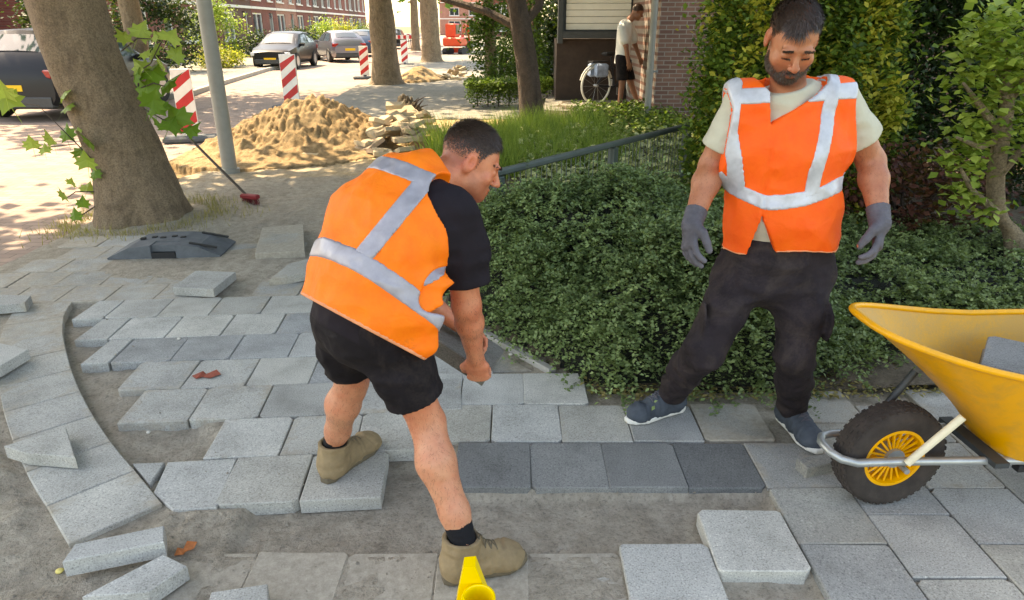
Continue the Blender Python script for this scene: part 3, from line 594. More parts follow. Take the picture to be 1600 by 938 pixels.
car('parked_car', 'dark grey estate car parked at far left, seen from behind the plane tree', (-9.35, 15.6, -.09), R(90-1), SUV, 1.9, M_CDG, (1.3, 1.95, 3.9, 4.38))
car('parked_car', 'black hatchback facing us across the street, yellow plate', (-9.9, 31.8, -.09), R(-91), HATCH, 1.78, M_CBLK, (1.15, 1.95, 3.4, 3.85))
car('parked_car', 'silver hatchback behind the black car, rear turned to us', (-8.95, 37.5, -.09), R(119), HATCH, 1.78, M_CSIL, (1.15, 1.95, 3.4, 3.85))
car('parked_car', 'bluish car half hidden behind the middle tree trunk', (-9.0, 44, -.09), R(95), HATCH, 1.78, M_CBLU, (1.15, 1.95, 3.4, 3.85))
car('parked_car', 'small dark distant car further down the street', (-9.4, 58, -.09), R(92), HATCH, 1.78, M_CBLK, (1.15, 1.95, 3.4, 3.85))
# --- orange mini excavator
M_ORNG = basic('orange_machine', srgb(222, 72, 28), .45, .15, 4, .05); ep = gnd(706, 84)
t = thing('mini_excavator', 'orange mini excavator working at the end of the pavement', 'excavator', (at(712, 60, 44).x, 44, 0), R(75))
for s in (1, -1):
    tr = MB(); prof = [(-.75, .16), (-.68, .04), (-.5, 0), (.5, 0), (.68, .04), (.75, .16), (.68, .3), (.5, .36), (-.5, .36), (-.68, .3)]
    tr.add([(x, s*.5+dy, z) for dy in (-.12, .12) for x, z in prof], [tuple(range(9, -1, -1)), tuple(range(10, 20))]+[(k, (k+1) % 10, 10+(k+1) % 10, 10+k) for k in range(10)]).obj('track', M_TYRE, t)
MB().box((-.1, 0, .72), (1.3, 1.1, .5), None, .08).obj('body', M_ORNG, t); cb = MB().box((.05, .2, 1.35), (.8, .62, .76), None, .05).obj('cab', M_ORNG, t)
MB().box((.46, .2, 1.4), (.03, .5, .56)).obj('cab_window', M_GLASS, cb); MB().box((.05, -.125, 1.4), (.6, .03, .5)).obj('cab_window', M_GLASS, cb); MB().box((.05, .525, 1.4), (.6, .03, .5)).obj('cab_window', M_GLASS, cb)
MB().tube([(.55, -.2, .75), (1.1, -.2, 1.6), (1.7, -.2, 1.75)], [.11, .1, .08], 8).obj('boom', M_ORNG, t); MB().tube([(1.68, -.2, 1.8), (1.95, -.2, .7)], .075, 8).obj('stick', M_ORNG, t)
MB().add([(1.95, -.4, .75), (1.95, 0, .75), (2.2, 0, .45), (2.2, -.4, .45), (1.75, 0, .3), (1.75, -.4, .3), (1.75, 0, .65), (1.75, -.4, .65)], [(0, 1, 2, 3), (3, 2, 4, 5), (5, 4, 6, 7), (7, 6, 1, 0), (0, 3, 5, 7), (1, 6, 4, 2)]).obj('bucket', M_DGREY, t)
MB().box((.95, 0, .2), (.06, 1.2, .3)).obj('blade', M_ORNG, t)
# ================================================================== STREET FURNITURE
M_RED = basic('sign_red', srgb(196, 36, 40), .45, .12, 10, .03); M_SWHITE = basic('sign_white', srgb(232, 228, 222), .45, .08, 10, .03); M_RUB = basic('recycled_rubber', srgb(92, 96, 100), .85, .25, 12, .35, 60)
def beacon(label, u, v, H_, W_=.25, rz=0, z=0):
    p = gnd(u, v, z); t = thing('traffic_beacon', label, 'barrier board', (p.x, p.y, z), rz, 'red and white barrier boards along the works')
    b = MB().box((0, 0, .12+H_/2), (W_, .04, H_), None, .008).obj('board', M_SWHITE, t); MB().box((0, 0, .05), (.78, .34, .1), None, .03).obj('foot', M_RUB, t); MB().box((0, 0, .11), (.1, .06, .06)).obj('socket', M_DGREY, t)
    n_ = max(3, round(H_/.32)); st = H_/n_; x = W_/2-.006; z0 = .125; z1 = .115+H_
    for k in range(n_):
        zb = z0+st*k-.02; q = [(-x, zb), (x, zb+W_*.75), (x, zb+W_*.75+st*.5), (-x, zb+st*.5)]; q = [(a, min(max(c, z0), z1)) for a, c in q]
        for s in (-1, 1): MB().add([(-s*a, s*.0215, c) for a, c in q], [(0, 1, 2, 3)]).obj('red_stripe', M_RED, b)
beacon('red and white barrier board between the plane tree and the lamp post', 300, 222, .98, .28, R(14), -.09)
beacon('red and white barrier board standing behind the sand heap', 458, 172, .98, .34, R(-8), -.02)
beacon('red and white barrier board left of the middle tree trunk', 571, 124, .95, .30, R(5), -.09); beacon('small red and white barrier board right of the middle tree trunk', 633, 103, .95, .3, R(-5), -.05)
for k, (u, Y, lab) in enumerate(((628, 52, 'left'), (650, 60, 'right'))):
    p = at(u, 60, Y); t = thing('plank_barrier', f'distant red and white plank barrier across the street, {lab} one', 'barrier', (p.x, Y, -.09), R(5))
    MB().box((0, 0, .95), (1.6, .04, .26)).obj('plank', M_SWHITE, t)
    for q in range(4): MB().box((-.6+.4*q, -.022, .95), (.2, .006, .24)).obj('red_stripe', M_RED, t)
    for s in (-.6, .6): MB().box((s, .05, .45), (.06, .05, .9)).obj('leg', M_DGREY, t)
# lamp post
p0 = gnd(360, 270); tp = at(318, 0, p0.y); dv = (tp-p0); pl = thing('lamp_post', 'light grey steel lamp post standing in the sand by the plane tree', 'lamp post', p0)
MB().tube([(0, 0, -.05), (0, 0, 1.2), tuple(dv*.99), tuple(dv*3.2)], [.085, .083, .08, .055], 20).obj('pole', M_GREY, pl, smooth=True)
MB().tube([(0, 0, -.04), (0, 0, .05)], .11, 20).obj('collar', M_GREY, pl, smooth=True); hd = dv*3.2
MB().box((hd.x+.0, hd.y-.35, hd.z+.02), (.22, .9, .12), None, .04).obj('lamp_head', M_GREY, pl)
# rubber foot of a barrier lying on the paving
fp = [gnd(u, v, .0) for u, v in ((183, 402), (350, 398), (367, 362), (250, 366))]; c = gnd(272, 392); t = thing('rubber_foot', 'grey recycled rubber barrier foot lying on the old paving', 'barrier foot', (c.x, c.y, .0), R(4))
L_, W_ = .82, .38; m = MB(); pr = [(-L_/2, .012), (-L_/2+.16, .085), (-.09, .1)]; pr2 = [(.09, .1), (L_/2-.16, .085), (L_/2, .012)]
for pf in (pr, pr2):
    q = [(x, y, z) for y in (-W_/2, W_/2) for x, z in [(pf[0][0], 0)]+pf+[(pf[-1][0], 0)]]; k = len(pf)+2
    m.add(q, [tuple(range(k)), tuple(range(2*k-1, k-1, -1))]+[(i, k+i, k+(i+1) % k, (i+1) % k) for i in range(k)])
m.box((0, .06, .05), (.179, W_-.12, .1)); m.box((0, -W_/2+.08, .07), (.179, .1, .05)); m.obj('block', M_RUB, t)
M_BLK = basic('black_plastic', srgb(30, 30, 32), .7, .2, 20, .1)
for k in range(5): MB().box((-.22+.075*k, .02+.03*(k % 2), .094+.004*(k > 1)), (.034, .03, .02)).obj('socket_hole', M_BLK, t)
for s in (-1, 1): MB().box((.28, s*.14, .083), (.2, .02, .012), Matrix.Rotation(R(12), 3, 'Y')).obj('strap', M_BLK, t)
MB().box((0, -W_/2-.0, .025), (.17, .012, .045)).obj('slot', M_BLK, t)
# broom leaning on the tree
b0 = gnd(388, 312, .03); b1 = at(296, 216, b0.y+.55); t = thing('broom', 'broom with dark stick and red head leaning by the plane tree', 'broom', b0)
MB().tube([Vector((0, 0, .03)), b1-b0], .013, 8).obj('stick', basic('stick_wood', srgb(62, 52, 44), .7, .2, 20, .1), t, smooth=True)
M_BR = basic('broom_red', srgb(140, 34, 40), .6, .2, 20, .2); MB().box((.02, 0, .03), (.19, .06, .05), Matrix.Rotation(R(-20), 3, 'Z'), .012).obj('head', M_BR, t)
br_ = MB()
for k in range(90):
    x = random.uniform(-.09, .11); y = random.uniform(-.028, .028); xx, yy = rot2(x, y, R(-20)); br_.tube([(xx+.02, yy, .01), (xx+.02+random.uniform(-.02, .02), yy+random.uniform(-.02, .02), -.045)], .0022, 3, False)
o = br_.obj('bristles', basic('bristle', srgb(120, 40, 44), .8, .3, 30, 0), t); o['kind'] = 'stuff'
# ================================================================== VEGETATION
def barkmat(name, c1, c2, c3, sc=(6, 6, 1.5)):
    n = NT(name); v = n.scaled(sc); a = n.noise(1.0, 6, .65, vec=v, dist=.8); b = n.noise(9, 5, .7)
    vo = n.n('ShaderNodeTexVoronoi'); vo.inputs['Scale'].default_value = 1.0; n.L(n.scaled((19, 19, 9)), vo.inputs['Vector']); pl = n.noise(5, 4, .6, dist=1.0); fine = n.noise(70, 6, .85)
    base = n.mix(n.ramp(b, [(.42, (0, 0, 0)), (.62, (1, 1, 1))]), n.ramp(a, [(.3, c1), (.5, c2), (.7, c3)]), n.ramp(a, [(.35, c2), (.7, c1)])); base = n.mix(n.ramp(pl, [(.5, (0, 0, 0)), (.62, (.35, .35, .35))]), base, tuple(x*.55 for x in c1[:3])+(1,)); base = n.mix(1.0, base, n.ramp(fine, [(.36, (.45, .45, .45)), (.56, (1.08, 1.08, 1.08))]), 'MULTIPLY')
    n.col(base); n.rough(.9); n.bump(n.math('ADD', n.math('ADD', a, n.math('MULTIPLY', fine, .9)), n.math('MULTIPLY', n.math('ADD', vo.outputs['Distance'], pl), .8)), 1.0, .03); return n.m
M_PLANE = barkmat('plane_bark', srgb(126, 104, 82), srgb(166, 142, 114), srgb(142, 122, 100)); M_BARK = barkmat('dark_bark', srgb(72, 58, 48), srgb(98, 82, 70), srgb(60, 48, 42)); M_PBARK = barkmat('pale_bark', srgb(150, 128, 100), srgb(178, 156, 126), srgb(128, 108, 84))
def trunk(name, pts, rad, mat, parent, n=28, seg=40, amp=.06, flare=0, seed=0):
    """tapered trunk with an uneven, lumpy girth"""
    pts = [Vector(p) for p in pts]; L = [0]
    for a, b in zip(pts, pts[1:]): L.append(L[-1]+(b-a).length)
    V = []
    for i in range(seg+1):
        s = L[-1]*(i/seg)**1.3; k = min(max(0, sum(1 for x in L if x <= s)-1), len(pts)-2); u = (s-L[k])/(L[k+1]-L[k]); u2 = u
        p0 = pts[max(k-1, 0)]; p1, p2 = pts[k], pts[k+1]; p3 = pts[min(k+2, len(pts)-1)]
        c = .5*((2*p1)+(p2-p0)*u+(2*p0-5*p1+4*p2-p3)*u*u+(3*p1-p0-3*p2+p3)*u**3); r = rad[k]+(rad[k+1]-rad[k])*u
        for j in range(n):
            a = 2*math.pi*j/n; d = Vector((math.cos(a), math.sin(a), 0)); q = Vector((d.x*1.3, d.y*1.3, s*.9+seed*7))
            f = 1+amp*mnoise.noise(q*1.6)*1.6+amp*.5*mnoise.noise(q*5)+flare*math.exp(-s/.22)*(1+.55*math.cos(5*a+seed)+.35*math.cos(3*a+1))
            V.append(c+d*r*f)
    F = [(i*n+j, i*n+(j+1) % n, (i+1)*n+(j+1) % n, (i+1)*n+j) for i in range(seg) for j in range(n)]
    m = MB(); m.add(V, F); return m.obj(name, mat, parent, True, 180)
def cloud(c, r, n, clumps=40, sp=.28, seed=0, shell=.55, low=-1.0):
    """points gathered in clumps through an uneven crown"""
    rg = np.random.default_rng(seed); d = rg.normal(size=(clumps, 3)); d /= np.linalg.norm(d, axis=1)[:, None]; d[:, 2] = np.maximum(d[:, 2], low)
    C = d*(shell+(1-shell)*rg.random((clumps, 1))**.5); w_ = rg.random(clumps)+.3; k = rg.choice(clumps, n, p=w_/w_.sum())
    return np.array(c)+(C[k]+rg.normal(size=(n, 3))*sp*(.6+.8*rg.random((clumps, 1))[k]))*np.array(r)
M_LEAF = leafmat('leaf_plane', srgb(52, 84, 22), srgb(104, 138, 44)); M_LDARK = leafmat('leaf_dark', srgb(16, 32, 14), srgb(44, 66, 32), .5, .15); M_LYEL = leafmat('leaf_yellow', srgb(104, 120, 36), srgb(206, 192, 80), .5, .4)
M_LMID = leafmat('leaf_mid', srgb(44, 70, 24), srgb(112, 136, 56), .5, .3); M_COTO = leafmat('leaf_cotoneaster', srgb(42, 66, 32), srgb(142, 162, 104), .45, .2); M_COTO2 = leafmat('leaf_ground_cover', srgb(48, 72, 36), srgb(150, 166, 108), .45, .3); M_LPALE = leafmat('leaf_pale', srgb(96, 124, 44), srgb(176, 190, 92), .45, .4)
M_LRED = leafmat('leaf_reddish', srgb(56, 24, 22), srgb(96, 50, 38), .6, .2); M_IVY = leafmat('leaf_variegated', srgb(84, 110, 50), srgb(206, 206, 150), .5, .25); M_GRASS = leafmat('grass_blade', srgb(72, 104, 36), srgb(150, 168, 78), .6, .35); M_DRY = leafmat('dry_grass', srgb(120, 110, 62), srgb(176, 158, 104), .7, .3)
def limbs(parent, base, c, r, n, rad, mat, seed=0, name='limb'):
    rg = random.Random(seed); base = Vector(base)
    for k in range(n):
        a = 2*math.pi*(k+rg.random()*.6)/n; e = Vector((c[0]+r[0]*.7*math.cos(a), c[1]+r[1]*.7*math.sin(a), c[2]+r[2]*rg.uniform(-.2, .6))); m = (base+e)/2+Vector((rg.uniform(-.1, .1)*r[0], rg.uniform(-.1, .1)*r[1], -.1*r[2]))
        MB().tube([base, base.lerp(m, .5)+Vector((0, 0, .03)), m, e], [rad, rad*.75, rad*.5, rad*.15], 8).obj(name, mat, parent, smooth=True)
def street_tree(label, pts, rad, mat, cc, cr, n, lsize=.2, leaf=M_LEAF, seed=0, flare=.25, name='plane_tree', cat='tree', clumps=70, group=None):
    t = thing(name, label, cat, pts[0], 0, group); b = Vector(pts[0]); trunk('trunk', [Vector(p)-b for p in pts], rad, mat, t, flare=flare, seed=seed); top = Vector(pts[-1])-b; cc_ = Vector(cc)-b
    limbs(t, top-Vector((0, 0, .15)), cc_, cr, 7, rad[-1]*.8, mat, seed); o = leaves('crown', cloud(cc_, cr, n, clumps, .22, seed), lsize, leaf, t, rs=seed, asp=.85); o['kind'] = 'stuff'; return t
b0 = gnd(226, 338); 
PT = street_tree('big leaning plane tree trunk at left with leafy shoots', [b0+Vector((0, 0, -.1)), at(205, 262, b0.y), at(166, 170, b0.y), at(132, 95, b0.y), at(104, 0, b0.y), at(75, -120, b0.y), at(50, -330, b0.y)], [.37, .30, .295, .295, .285, .28, .25], M_PLANE, (-2.75, 6.3, 7.0), (4.3, 4.5, 2.8), 36000, .26, seed=3, flare=.34, clumps=170)
street_tree('mottled plane tree trunk behind the dark car across the street', [(-9.25, 17.9, 0), (-9.2, 17.9, 1.5), (-9.3, 17.9, 3.6)], [.27, .24, .2], M_PLANE, (-9.3, 17.9, 6.8), (3.3, 3.3, 2.6), 7000, .26, seed=5)
p = gnd(604, 132); street_tree('plane tree trunk beyond the rubble pile', [p, at(594, 0, p.y), at(588, -60, p.y)], [.42, .33, .28], M_PLANE, (p.x, p.y, 7.2), (3.6, 3.6, 2.8), 7000, .28, seed=6)
p = gnd(675, 97); street_tree('plane tree trunk next to the orange excavator', [p, at(669, 0, p.y), at(666, -40, p.y)], [.46, .40, .3], M_PLANE, (p.x, p.y, 7.5), (3.6, 3.6, 2.8), 5000, .3, seed=7)
for k, (x, y) in enumerate(((-6.6, 50), (-7.2, 66))): street_tree(('distant street tree beyond the excavator', 'farthest street tree down the road')[k], [(x, y, 0), (x, y, 4)], [.3, .22], M_PLANE, (x, y, 7), (3.4, 3.4, 3), 2500, .4, seed=8+k)
# garden trees on the right of the pavement
GZ = .2
p = gnd(833, 196, .1); street_tree('dark forked garden tree trunk right of the bending worker', [p, at(822, 90, p.y), at(808, 10, p.y), at(800, -40, p.y)], [.2, .17, .15, .12], M_BARK, (p.x+.2, p.y+.4, 5.2), (2.6, 2.6, 1.9), 6000, .12, M_LMID, 9, .2, 'garden_tree'); T = p
gt = bpy.data.objects['garden_tree']; bb = p
for a_, b_, c_, r_ in (((812, 45, 0), (760, 18, .15), (690, -2, .4), .07), ((815, 40, 0), (842, 10, .1), (850, -30, .2), .08)):
    MB().tube([at(*a_[:2], p.y)-bb, at(b_[0], b_[1], p.y+b_[2])-bb, at(c_[0], c_[1], p.y+c_[2])-bb], [r_, r_*.85, r_*.7], 9).obj('limb', M_BARK, gt, smooth=True)
p = gnd(768, 134, .15); street_tree('slim pale garden tree trunk by the low hedge', [p, at(764, 20, p.y), at(762, -40, p.y)], [.17, .13, .1], M_PBARK, (p.x, p.y, 5.0), (1.8, 1.8, 1.6), 3000, .14, M_LMID, 10, .15, 'garden_tree')
p = gnd(842, 124, .2); street_tree('thin brown garden tree stem behind the forked tree', [p, at(838, 10, p.y), at(836, -40, p.y)], [.12, .1, .08], M_BARK, (p.x, p.y, 5.2), (1.6, 1.6, 1.6), 2500, .14, M_LMID, 11, .15, 'garden_tree')
# large leaves on shoots from the plane trunk
lob = [(0, 0), (.16, -.02), (.42, -.12), (.36, .1), (.58, .22), (.40, .36), (.46, .58), (.24, .56), (.12, .74), (0, 1.0)]
lp = lob+[(-x, y) for x, y in lob[-2:0:-1]]; lm = []
for mt, nm_ in ((M_LPALE, 'a'), (M_LEAF, 'b')):
    for q in range(3):
        me = bpy.data.meshes.new('leaf'); ct = (0, .38, .03); V = [ct]+[(x, y, -.25*abs(x)*(.6+.2*q)-.12*y*y+.03*math.sin(9*x+q)) for x, y in lp]; nl = len(lp); V += [(-.012, .02, -.01), (.012, .02, -.01), (.008, -.55, -.16), (-.008, -.55, -.16)]; me.from_pydata(V, [], [(0, 1+k, 1+(k+1) % nl) for k in range(nl)]+[(nl+1, nl+2, nl+3, nl+4)]); me.materials.append(mt); me.update(); a = me.attributes.new('lv', 'FLOAT', 'FACE'); a.data.foreach_set('value', [random.uniform(.2, .9)]*len(me.polygons)); lm.append(me)
spots = [(18, 165, .19, 0), (10, 150, .15, 0), (95, 150, .13, 0), (98, 170, .13, 0), (52, 228, .11, 0), (85, 222, .12, 0), (105, 215, .13, 1), (128, 240, .15, 1), (138, 258, .14, 0), (103, 308, .11, 0), (135, 295, .11, 0), (118, 340, .10, 1), (150, 275, .1, 1), (147, 225, .14, 1), (120, 200, .1, 0), (130, 320, .09, 1), (70, 235, .09, 0), (112, 285, .08, 0),
         (240, 85, .15, 0), (262, 60, .14, 0), (215, 55, .14, 0), (200, 62, .12, 0), (232, 120, .18, 1), (252, 135, .2, 1), (228, 150, .19, 1), (258, 105, .13, 0), (243, 175, .17, 1), (285, 195, .2, 1), (262, 200, .15, 1), (250, 190, .13, 1), (270, 90, .12, 0), (220, 85, .1, 0), (248, 55, .1, 0), (235, 165, .16, 1), (290, 205, .14, 1), (225, 105, .13, 0), (210, 125, .12, 1)]
tw = [[(160, 265), (130, 235), (95, 200), (60, 165), (15, 160)], [(160, 270), (120, 225), (60, 232)], [(165, 300), (118, 300), (104, 310)], [(168, 310), (130, 335), (116, 345)], [(225, 170), (260, 190), (290, 205)], [(205, 120), (235, 100), (255, 60)], [(190, 80), (215, 60), (250, 62)], [(215, 140), (240, 130), (258, 135)]]
for q in tw:
    y0 = b0.y-.22; pts = [at(u, v, y0-.12*math.sin(k)) for k, (u, v) in enumerate(q)]; MB().tube([p-b0-Vector((0, 0, -.1)) for p in pts], [.006-.0009*k for k in range(len(pts))], 5).obj('twig', M_BARK, PT)
for k, (u, v, s, dk) in enumerate(spots):
    p = at(u, v+4, b0.y-.35+random.uniform(-.12, .12))-b0+Vector((0, 0, .1)); o = link('leaf', lm[(3 if dk else 0)+k % 3], PT, loc=p); s *= 1.2; o.scale = (s, s, s)
    o.rotation_euler = (R(random.uniform(35, 80)), random.uniform(-.6, .6), random.uniform(-1.1, 1.1)+(2.6 if k % 4 == 1 else 0))
# ------------------------------------------------------------------ mounding evergreen shrub beside the paving
POLY = [(-.42, 3.98), (-.08, 3.56), (.20, 3.20), (.34, 2.98), (.47, 2.84), (.75, 2.90), (1.0, 2.86), (1.3, 2.84), (1.7, 3.05), (2.1, 3.2), (3.6, 3.3), (4.6, 3.4), (4.6, 5.2), (2.2, 5.1), (1.3, 4.75), (.2, 4.75), (-.55, 4.6)]
def pdist(X, Y, poly):
    D = np.full(X.shape, 1e9); ins = np.zeros(X.shape, bool); n_ = len(poly)
    for i in range(n_):
        (ax, ay), (bx, by) = poly[i-1], poly[i]; dx, dy = bx-ax, by-ay; t_ = np.clip(((X-ax)*dx+(Y-ay)*dy)/(dx*dx+dy*dy), 0, 1); D = np.minimum(D, np.hypot(X-ax-t_*dx, Y-ay-t_*dy)); c_ = (ay > Y) != (by > Y); ins ^= c_ & (X < dx*(Y-ay)/(dy+1e-12)+ax)
    return np.where(ins, D, -D)
def mound(X, Y):
    d = np.clip(pdist(X, Y, POLY)/.62, 0, 1); top = np.interp(X, [-.6, 0, .8, 1.3, 1.75, 2.4, 4.6], [.50, .62, .66, .56, .34, .28, .30])
    return top*np.sqrt(np.clip(1-(1-d)**2, 0, 1))*(1+.24*vnoise(X, Y, 2.7, 21)+.16*vnoise(X, Y, 6.5, 22))
def shrub_mesh(parent, xr, seed, ntw, per, ls, mat, fill):
    rg = np.random.default_rng(seed); X = rg.uniform(*xr, ntw*5); Y = rg.uniform(2.8, 5.2, ntw*5); d = pdist(X, Y, POLY); w_ = np.where(d > 0, np.where(d < .45, 1.0, .55), 0)*np.clip(.62+.9*vnoise(X, Y, 5.5, 91), .08, 1); k = rg.random(len(X)) < w_; X, Y = X[k][:ntw], Y[k][:ntw]; n_ = len(X)
    Z = mound(X, Y); e = .03; gx = (mound(X+e, Y)-mound(X-e, Y))/(2*e); gy = (mound(X, Y+e)-mound(X, Y-e))/(2*e); N = np.stack([-gx, -gy, np.ones(n_)], 1); N /= np.linalg.norm(N, axis=1)[:, None]
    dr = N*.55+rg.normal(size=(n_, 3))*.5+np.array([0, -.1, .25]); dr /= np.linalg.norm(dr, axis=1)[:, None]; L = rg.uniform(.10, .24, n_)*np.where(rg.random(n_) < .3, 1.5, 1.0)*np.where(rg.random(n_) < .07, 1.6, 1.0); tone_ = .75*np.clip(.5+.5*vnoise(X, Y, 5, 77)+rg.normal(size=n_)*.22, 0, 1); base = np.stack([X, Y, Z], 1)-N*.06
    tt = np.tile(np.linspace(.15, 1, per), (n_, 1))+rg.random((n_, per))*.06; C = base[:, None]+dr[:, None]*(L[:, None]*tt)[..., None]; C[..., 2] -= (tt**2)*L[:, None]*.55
    side = np.cross(dr, np.array([0, 0, 1.])); side /= np.linalg.norm(side, axis=1)[:, None]+1e-9; sg = np.where(np.arange(per) % 2, 1, -1); dd = dr[:, None]*.6+side[:, None]*sg[None, :, None]; C = C.reshape(-1, 3); C[:, 2] = np.maximum(C[:, 2], .004)
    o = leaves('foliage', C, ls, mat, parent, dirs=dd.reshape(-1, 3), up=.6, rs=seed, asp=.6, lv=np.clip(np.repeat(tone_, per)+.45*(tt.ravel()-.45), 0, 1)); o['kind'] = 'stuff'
    V = np.concatenate([base, base+dr*(L*.9)[:, None]-np.array([0, 0, .3])*(L*.9)[:, None], base+side*.003], 0); F = np.stack([np.arange(n_), np.arange(n_)+n_, np.arange(n_)+2*n_], 1); s = link('stem', npmesh('stem', V, F, M_BARK), parent); s['kind'] = 'stuff'
t = thing('mounding_shrub', 'dense dark green small-leaved shrub mound between the two workers', 'shrub', (.5, 3.6, 0)); t.location = (0, 0, 0)
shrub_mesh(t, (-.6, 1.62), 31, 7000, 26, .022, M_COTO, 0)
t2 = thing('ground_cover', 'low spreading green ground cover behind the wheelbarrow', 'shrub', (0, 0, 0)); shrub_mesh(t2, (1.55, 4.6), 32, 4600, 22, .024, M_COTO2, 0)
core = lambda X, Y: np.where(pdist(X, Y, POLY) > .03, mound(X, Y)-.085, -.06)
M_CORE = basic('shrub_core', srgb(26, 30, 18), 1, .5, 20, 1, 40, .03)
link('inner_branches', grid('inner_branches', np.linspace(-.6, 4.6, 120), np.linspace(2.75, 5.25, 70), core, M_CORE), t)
# garden terrain
gx0 = lambda Y: np.interp(Y, [2.5, 3, 3.5, 4, 5, 6, 9, 12, 14, 20], [.34, .30, -.1, -.45, -.6, -.75, -.7, -.2, .3, .3])
def gz(X, Y):
    d = X-gx0(Y); k = np.clip(d/.7, 0, 1); return np.where(d > 0, .01+k*(np.interp(Y, [2.5, 5, 9, 12, 30], [.0, .08, .14, .22, .22]))+vnoise(X, Y, 2.5, 41)*.015*k+vnoise(X, Y, 9, 42)*.008, -.12)
link('garden_soil', grid('garden_soil', np.linspace(-.9, 14, 150), np.concatenate([np.linspace(2.86, 9, 90), np.linspace(9.1, 26, 60)]), gz, M_SOIL), kind='structure')
_rg = np.random.default_rng(88); _n = 1500; _X = _rg.uniform(.35, 3.2, _n); _Y = 2.76+np.abs(_rg.normal(size=_n))*.17+.05*np.clip(_X-1, 0, 3); _o = leaves('leaf_litter', np.stack([_X, _Y, .018+0*_X], 1), .028, M_DRY, rs=89, up=2.0); _o['kind'] = 'stuff'; tag(_o, 'dry leaf litter on the soil under the shrubs', 'leaf litter')
def gzp(x, y): return float(gz(np.array([x]), np.array([y]))[0])
# paved garden path, sun-flecked
sheet('garden_path', [(.55, 12.5), (.9, 12.3), (3.2, 12.4), (3.2, 14.2), (.9, 15.2), (.7, 14.6)], .232, M_FPAVE, thick=.3)
def shrub(name, label, c, r, n, ls, mat, seed, clumps=45, sp=.26, stems=6, cat='shrub', low=-1.0, asp=.6, shell=.5, up=.4, group=None, extra=None):
    gzv = max(0, gzp(c[0], c[1])) if c[0] > -1 and c[1] < 20 else 0
    t = thing(name, label, cat, (c[0], c[1], gzv), 0, group); cc = (0, 0, c[2]-gzv); P_ = cloud(cc, r, n, clumps, sp, seed, shell, low); P_ = P_[P_[:, 2] > .01]; o = leaves('foliage', P_, ls, mat, t, rs=seed, asp=asp, up=up); o['kind'] = 'stuff'
    if extra: P2 = cloud(cc, r, extra[0], max(6, clumps//3), sp, seed+50, shell); o = leaves('yellow_sunlit_leaves', P2[P2[:, 2] > .01], extra[1], extra[2], t, rs=seed+1, asp=asp); o['kind'] = 'stuff'  # yellow leaves of the shrub, their share and brightness also painting sunlit patches
    rg = random.Random(seed)
    for k in range(stems):
        a = rg.uniform(0, 6.28); e = Vector((math.cos(a)*r[0]*.6, math.sin(a)*r[1]*.6, cc[2]+r[2]*rg.uniform(-.2, .5))); MB().tube([(rg.uniform(-.1, .1), rg.uniform(-.1, .1), -.05), Vector((e.x*.4, e.y*.4, e.z*.5)), e], [.022, .016, .006], 5).obj('stem', M_BARK, t)
    return t
shrub('yellow_green_shrub', 'yellow-green bushy shrub left of the standing worker', (1.86, 5.7, 1.1), (.40, .45, 1.1), 12000, .05, M_LMID, 61, 90, .17, 9, extra=(7500, .055, M_LYEL))
shrub('yellow_green_shrub', 'yellow-tipped shrub right of the standing worker', (2.62, 5.5, .95), (.34, .4, .95), 10000, .05, M_LMID, 62, 60, .18, 7, extra=(6500, .055, M_LYEL))
shrub('reddish_shrub', 'low dark reddish shrub in the shade behind the standing worker', (2.95, 5.0, .42), (.6, .4, .36), 3000, .05, M_LRED, 63, 40, .2, 6)
for k, (x, y, lab) in enumerate(((3.3, 6.5, 'dark evergreen conifer right behind the standing worker'), (4.0, 6.9, 'tall dark evergreen conifer between the two dark ones at right'), (2.75, 7.0, 'dark evergreen conifer just right of the standing worker head'), (4.6, 6.4, 'dark evergreen conifer behind the small pale-leaved tree'), (5.6, 6.3, 'dark evergreen conifer at the right edge'))):
    shrub('conifer', lab, (x, y, 1.7), (.75, .6, 1.9), 19000, .06, M_LDARK, 70+k, 150, .15, 5, 'conifer', asp=.45, shell=.35)
# small pale-leaved tree at right
pb = at(1600, 392, 4.3); t = thing('small_tree', 'small tree with twisted pale trunk and light green leaves at right', 'tree', (pb.x, pb.y, .06)); q = [(1600, 400), (1585, 372), (1560, 335), (1556, 280), (1566, 215), (1574, 160), (1568, 100), (1560, 60)]
tp = [at(u, v, 4.3+.05*math.sin(k))-Vector(t.location) for k, (u, v) in enumerate(q)]; tp[0].z = -.1; trunk('trunk', tp, [.075, .07, .055, .05, .045, .038, .03, .02], M_PBARK, t, 14, 40, .1)
for (a, b, c_) in (((1560, 335), (1520, 300), (1500, 262)), ((1566, 215), (1535, 170), (1505, 130)), ((1574, 160), (1610, 110), (1640, 60)), ((1556, 280), (1600, 230), (1640, 210)), ((1566, 215), (1530, 230), (1495, 215))):
    MB().tube([at(*a, 4.3)-Vector(t.location), at(*b, 4.22)-Vector(t.location), at(*c_, 4.15)-Vector(t.location)], [.03, .02, .008], 6).obj('limb', M_PBARK, t, smooth=True)
PL = []
for (u, v, r_, k_) in ((1560, 75, 55, 330), (1520, 125, 40, 180), (1590, 120, 45, 200), (1500, 255, 28, 120), (1525, 205, 36, 190), (1620, 90, 60, 260), (1505, 300, 26, 90), (1600, 210, 45, 170), (1650, 180, 60, 200), (1545, 330, 20, 40), (1540, 45, 40, 170)):
    rg = np.random.default_rng(u); c_ = np.array(at(u, v, 4.25)-Vector(t.location)); PL.append(c_+rg.normal(size=(k_, 3))*r_/250*.55)
o = leaves('crown', np.concatenate(PL), .062, M_LPALE, t, rs=9, asp=.75, up=.8); o['kind'] = 'stuff'
